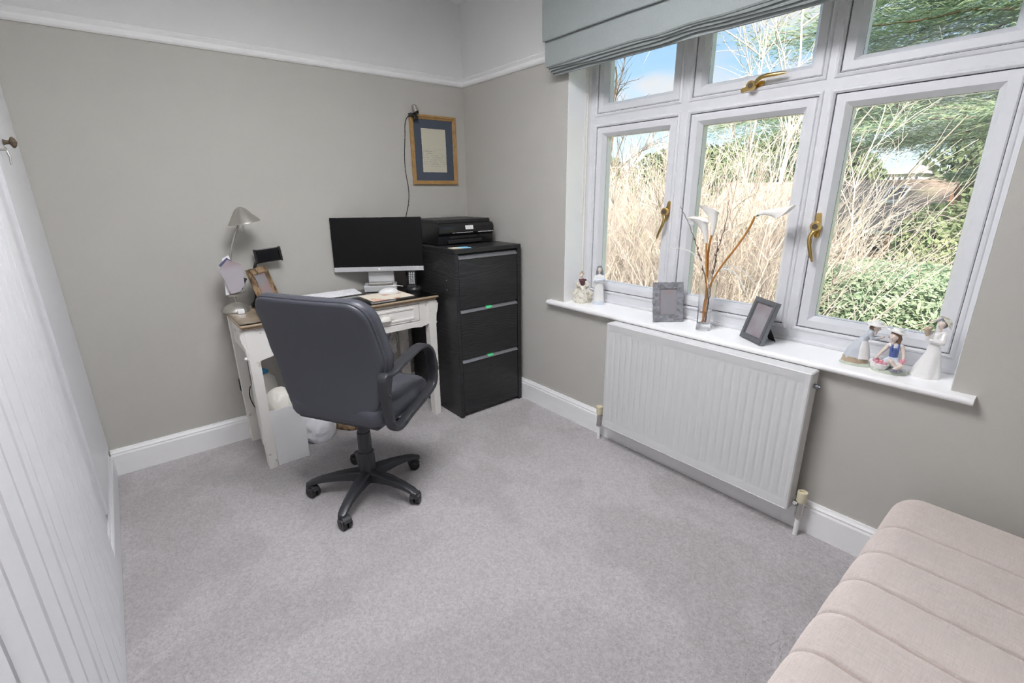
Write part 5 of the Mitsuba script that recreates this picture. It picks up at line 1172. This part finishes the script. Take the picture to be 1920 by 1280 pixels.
# conifer with layered drooping boughs
def conifer(key, label, base, htop, reach, seed, zlo, nb=64, bs='needle_green', per=900, size=0.10, az=None, bs2='needle_light'):
    rg = np.random.default_rng(seed); base = np.array(base, float)
    lab(key, label, 'tree')
    add(key + '__trunk', cyl(base, base + [0, 0, htop - base[2]], 0.32, 0.08, 14), 'bark', 40)
    B_, C_, C2, A_, A2 = [], [], [], [], []
    for q in range(nb):
        z = zlo + (htop - zlo) * (q + rg.random()) / nb
        a = (rg.uniform(*az) if az else rg.uniform(0, 2 * math.pi)); Lb = reach * (1 - 0.55 * (z - zlo) / (htop - zlo)) * rg.uniform(0.7, 1.1)
        d = np.array([math.cos(a), math.sin(a)]); s = np.linspace(0, 1, 12)
        rise = rg.uniform(0.02, 0.22)
        line = np.stack([base[0] + d[0] * Lb * s, base[1] + d[1] * Lb * s, z + Lb * (rise * s - 0.15 * s ** 2)], 1)
        line[1:] += rg.normal(0, 0.05, (11, 3)); B_.append(line)
        # flat sprays to both sides of the bough
        m_ = per; t = 0.12 + 0.88 * rg.random(m_) ** 0.8; idx = t * 11; i0 = np.minimum(idx.astype(int), 10); p0 = line[i0] + (line[i0 + 1] - line[i0]) * (idx - i0)[:, None]
        side = rg.normal(0, 1, m_) * (0.12 + 0.30 * np.sin(np.clip(t, 0, 1) * math.pi * 0.85)) * Lb * 0.36
        clump = np.round(side / 0.28 + rg.random() ) * 0.28 * 0.6 + side * 0.4
        out = np.stack([-d[1] * clump + d[0] * np.abs(side) * 0.5, d[0] * clump + d[1] * np.abs(side) * 0.5, -0.10 * np.abs(side) + rg.normal(0, 0.07, m_)], 1)
        C = p0 + out
        sel = rg.random(m_) < 0.58
        ax_ = out * 0.8 + np.array([d[0], d[1], -0.12]) * 0.35 * Lb / 8; ax_ /= np.linalg.norm(ax_, axis=1, keepdims=True)
        C_.append(C[~sel]); C2.append(C[sel] + [0, 0, 0.05]); A_.append(ax_[~sel]); A2.append(ax_[sel])
    B_ = np.array(B_)
    k = add(key + '__boughs', sticks(B_, np.linspace(0.045, 0.012, 12)[None] * np.ones((nb, 1)), 5), 'bark', True); lab(k, kind='stuff')
    nz_ = lambda C: np.tile([0, 0, 1.0], (len(C), 1))
    for Cx, Ax, b_ in ((np.vstack(C_), np.vstack(A_), bs), (np.vstack(C2), np.vstack(A2), bs2)):
        k = add(key + '__foliage', leaves(Cx, size, rg, None, 5.5, Ax), b_); lab(k, kind='stuff')
conifer('conifer', 'large green conifer with layered boughs behind the right window lights', (13.2, -4.4, GZ0), 10.5, 8.6, 81, 2.10, 60, per=3700, size=0.034, az=(math.radians(62), math.radians(128)))
conifer('conifer_001', 'lighter green conifer further off at the far right of the right window light', (17.5, -4.4, GZ0), 8.0, 4.6, 82, 0.9, 44, per=3000, size=0.042, bs='needle_light', bs2='needle_green')

# outbuilding
lab('outbuilding', 'brick outbuilding with a brown tiled roof and skylight beyond the garden', 'building')
ox0, ox1, oy0, oy1, oe, orz = 19.6, 24.6, 0.95, 9.5, 0.06, 1.52
oc = (ox0 + ox1) / 2
add('outbuilding__wall', cat(prism([(ox0, GZ0), (ox1, GZ0), (ox1, oe - .05), (oc, orz - .12), (ox0, oe - .05)], oy1 - oy0 - 0.3, 'y', oy0 + 0.15)), 'brick')
def slab(y0, y1, x0, z0, x1, z1, t): return prism([(x0, z0), (x1, z1), (x1, z1 + t), (x0, z0 + t)], y1 - y0, 'y', y0)
sl_ = (orz - oe) / (oc - ox0)
kr = add('outbuilding__roof', cat(slab(oy0, oy1, ox0 - 0.35, oe - 0.35 * sl_, oc, orz, 0.06), slab(oy0, oy1, ox1 + .35, oe - 0.35 * sl_, oc, orz, 0.06)), 'roof_tile')
add(kr + '__ridge', cyl((oc, oy0, orz + 0.03), (oc, oy1, orz + 0.03), 0.10, None, 12), 'roof_tile', 40)
add(kr + '__gutter', bx(ox0 - 0.46, ox0 - 0.34, oy0, oy1, oe - 0.36 * sl_ - 0.06, oe - 0.36 * sl_ + 0.03, 0.01), 'render_white')
# skylight lies in the roof plane
def on_roof(y, s, lift): # s: distance from the eaves along x
    return (ox0 + s, y, oe + s * sl_ + 0.06 + lift)
sy0, sy1, s0, s1 = 2.20, 2.86, 1.15, 2.05
fr_o = [on_roof(y, s, 0.07) for y, s in ((sy0, s0), (sy1, s0), (sy1, s1), (sy0, s1))]
add('outbuilding__skylight', hull([on_roof(y, s, l_) for y in (sy0, sy1) for s in (s0, s1) for l_ in (0.0, 0.07)]), 'render_white')
add('outbuilding__skylight__pane', hull([on_roof(y, s, l_) for y in (sy0 + .08, sy1 - .08) for s in (s0 + .1, s1 - .1) for l_ in (0.06, 0.078)]), 'dark_pane')
kw = add('outbuilding__window', cat(bx(ox0 - 0.03, ox0 + 0.05, 2.20, 3.05, -0.95, -0.12, 0.01)), 'timber_dark')
for a in range(3):
    for b in range(2):
        add(kw + '__pane', bx(ox0 - 0.034, ox0 - 0.02, 2.25 + a * 0.265, 2.25 + a * 0.265 + 0.225, -0.90 + b * 0.40, -0.90 + b * 0.40 + 0.35, 0.003), 'dark_pane')
# white house far behind
lab('far_house', 'white house far behind the outbuilding roof in the right window light', 'building')
add('far_house__wall', bx(45, 50, 6.7, 8.95, GZ0, 2.40, 0.02), 'render_white')
add('far_house__roof', hull([(44.7, 6.5, 2.38), (44.7, 9.15, 2.38), (50.3, 6.5, 2.38), (50.3, 9.15, 2.38), (47.5, 7.3, 3.05), (47.5, 8.4, 3.05)]), 'slate_roof')
for q in range(6):
    kq = add('far_house__window', bx(44.93, 45.02, 6.85 + q * 0.34, 7.09 + q * 0.34, 1.75, 2.2, 0.01), 'upvc')
    add(kq + '__pane', bx(44.90, 44.95, 6.89 + q * 0.34, 7.05 + q * 0.34, 1.79, 2.16, 0.005), 'dark_pane')
lab('red_roof_house', 'distant house with an orange red roof at the far right of the right window light', 'building')
add('red_roof_house__wall', bx(32, 38, -3.2, 1.2, GZ0, 0.4, 0.02), 'render_white')
add('red_roof_house__roof', hull([(31.5, -3.5, 0.4), (31.5, 1.5, 0.4), (38.5, -3.5, 0.4), (38.5, 1.5, 0.4), (35, -3.0, 1.6), (35, 1.0, 1.6)]), 'brick')
for q in range(3): add('red_roof_house__window', bx(31.93, 32.02, -2.4 + q * 1.2, -1.7 + q * 1.2, -0.8, 0.1, 0.01), 'dark_pane')
# distant belt of trees
far = [(38, 34, 2.2, 4.4), (42, 26, 2.0, 4.0), (36, 18, 1.8, 3.6), (46, 17, 2.6, 4.4), (44, 12.5, 2.3, 3.4), (50, 3.0, 3.0, 4.5), (40, -3.5, 3.2, 4.2), (55, 24, 2.8, 5)]
tx = ['distant tree furthest left on the horizon in the left window light', 'distant tree second from the left on the horizon', 'nearer distant tree on the horizon behind the left mullion', 'distant tree on the horizon behind the middle window light', 'distant tree on the horizon left of the white house', 'distant tree on the horizon right of the white house', 'distant tree at the far right behind the conifers', 'distant tree furthest away on the horizon at the left']
for q, (x, y, zc, r) in enumerate(far):
    bush('distant_tree' + (f'_{q:03d}' if q else ''), tx[q], (x, y, zc - 0.5), (r, r * 1.1, r * 0.95), 5000, 0.34, 'far_green', 200 + q, 'tree', 0.6)

# ------------------------------------------------------------------ groups of alike things
for base_, text_ in {'bare_shrub': 'bare shrubs outside the window', 'bare_tree': 'bare trees outside the window', 'distant_tree': 'distant trees on the horizon', 'leafy_shrub': 'green shrubs in the garden',
                     'figurine': 'porcelain figurines on the window sill', 'calla_lily': 'calla lilies in the vase', 'willow_twig': 'willow twigs in the vase', 'grass_blade': 'grass blades in the vase',
                     'photograph': 'photographs on the lamp stem', 'conifer': 'conifers outside the window', 'power_cable': 'power cables under the desk'}.items():
    for key_ in labels:
        if '__' not in key_ and (key_ == base_ or (key_.startswith(base_ + '_') and key_[len(base_) + 1:].isdigit())):
            labels[key_]['group'] = text_
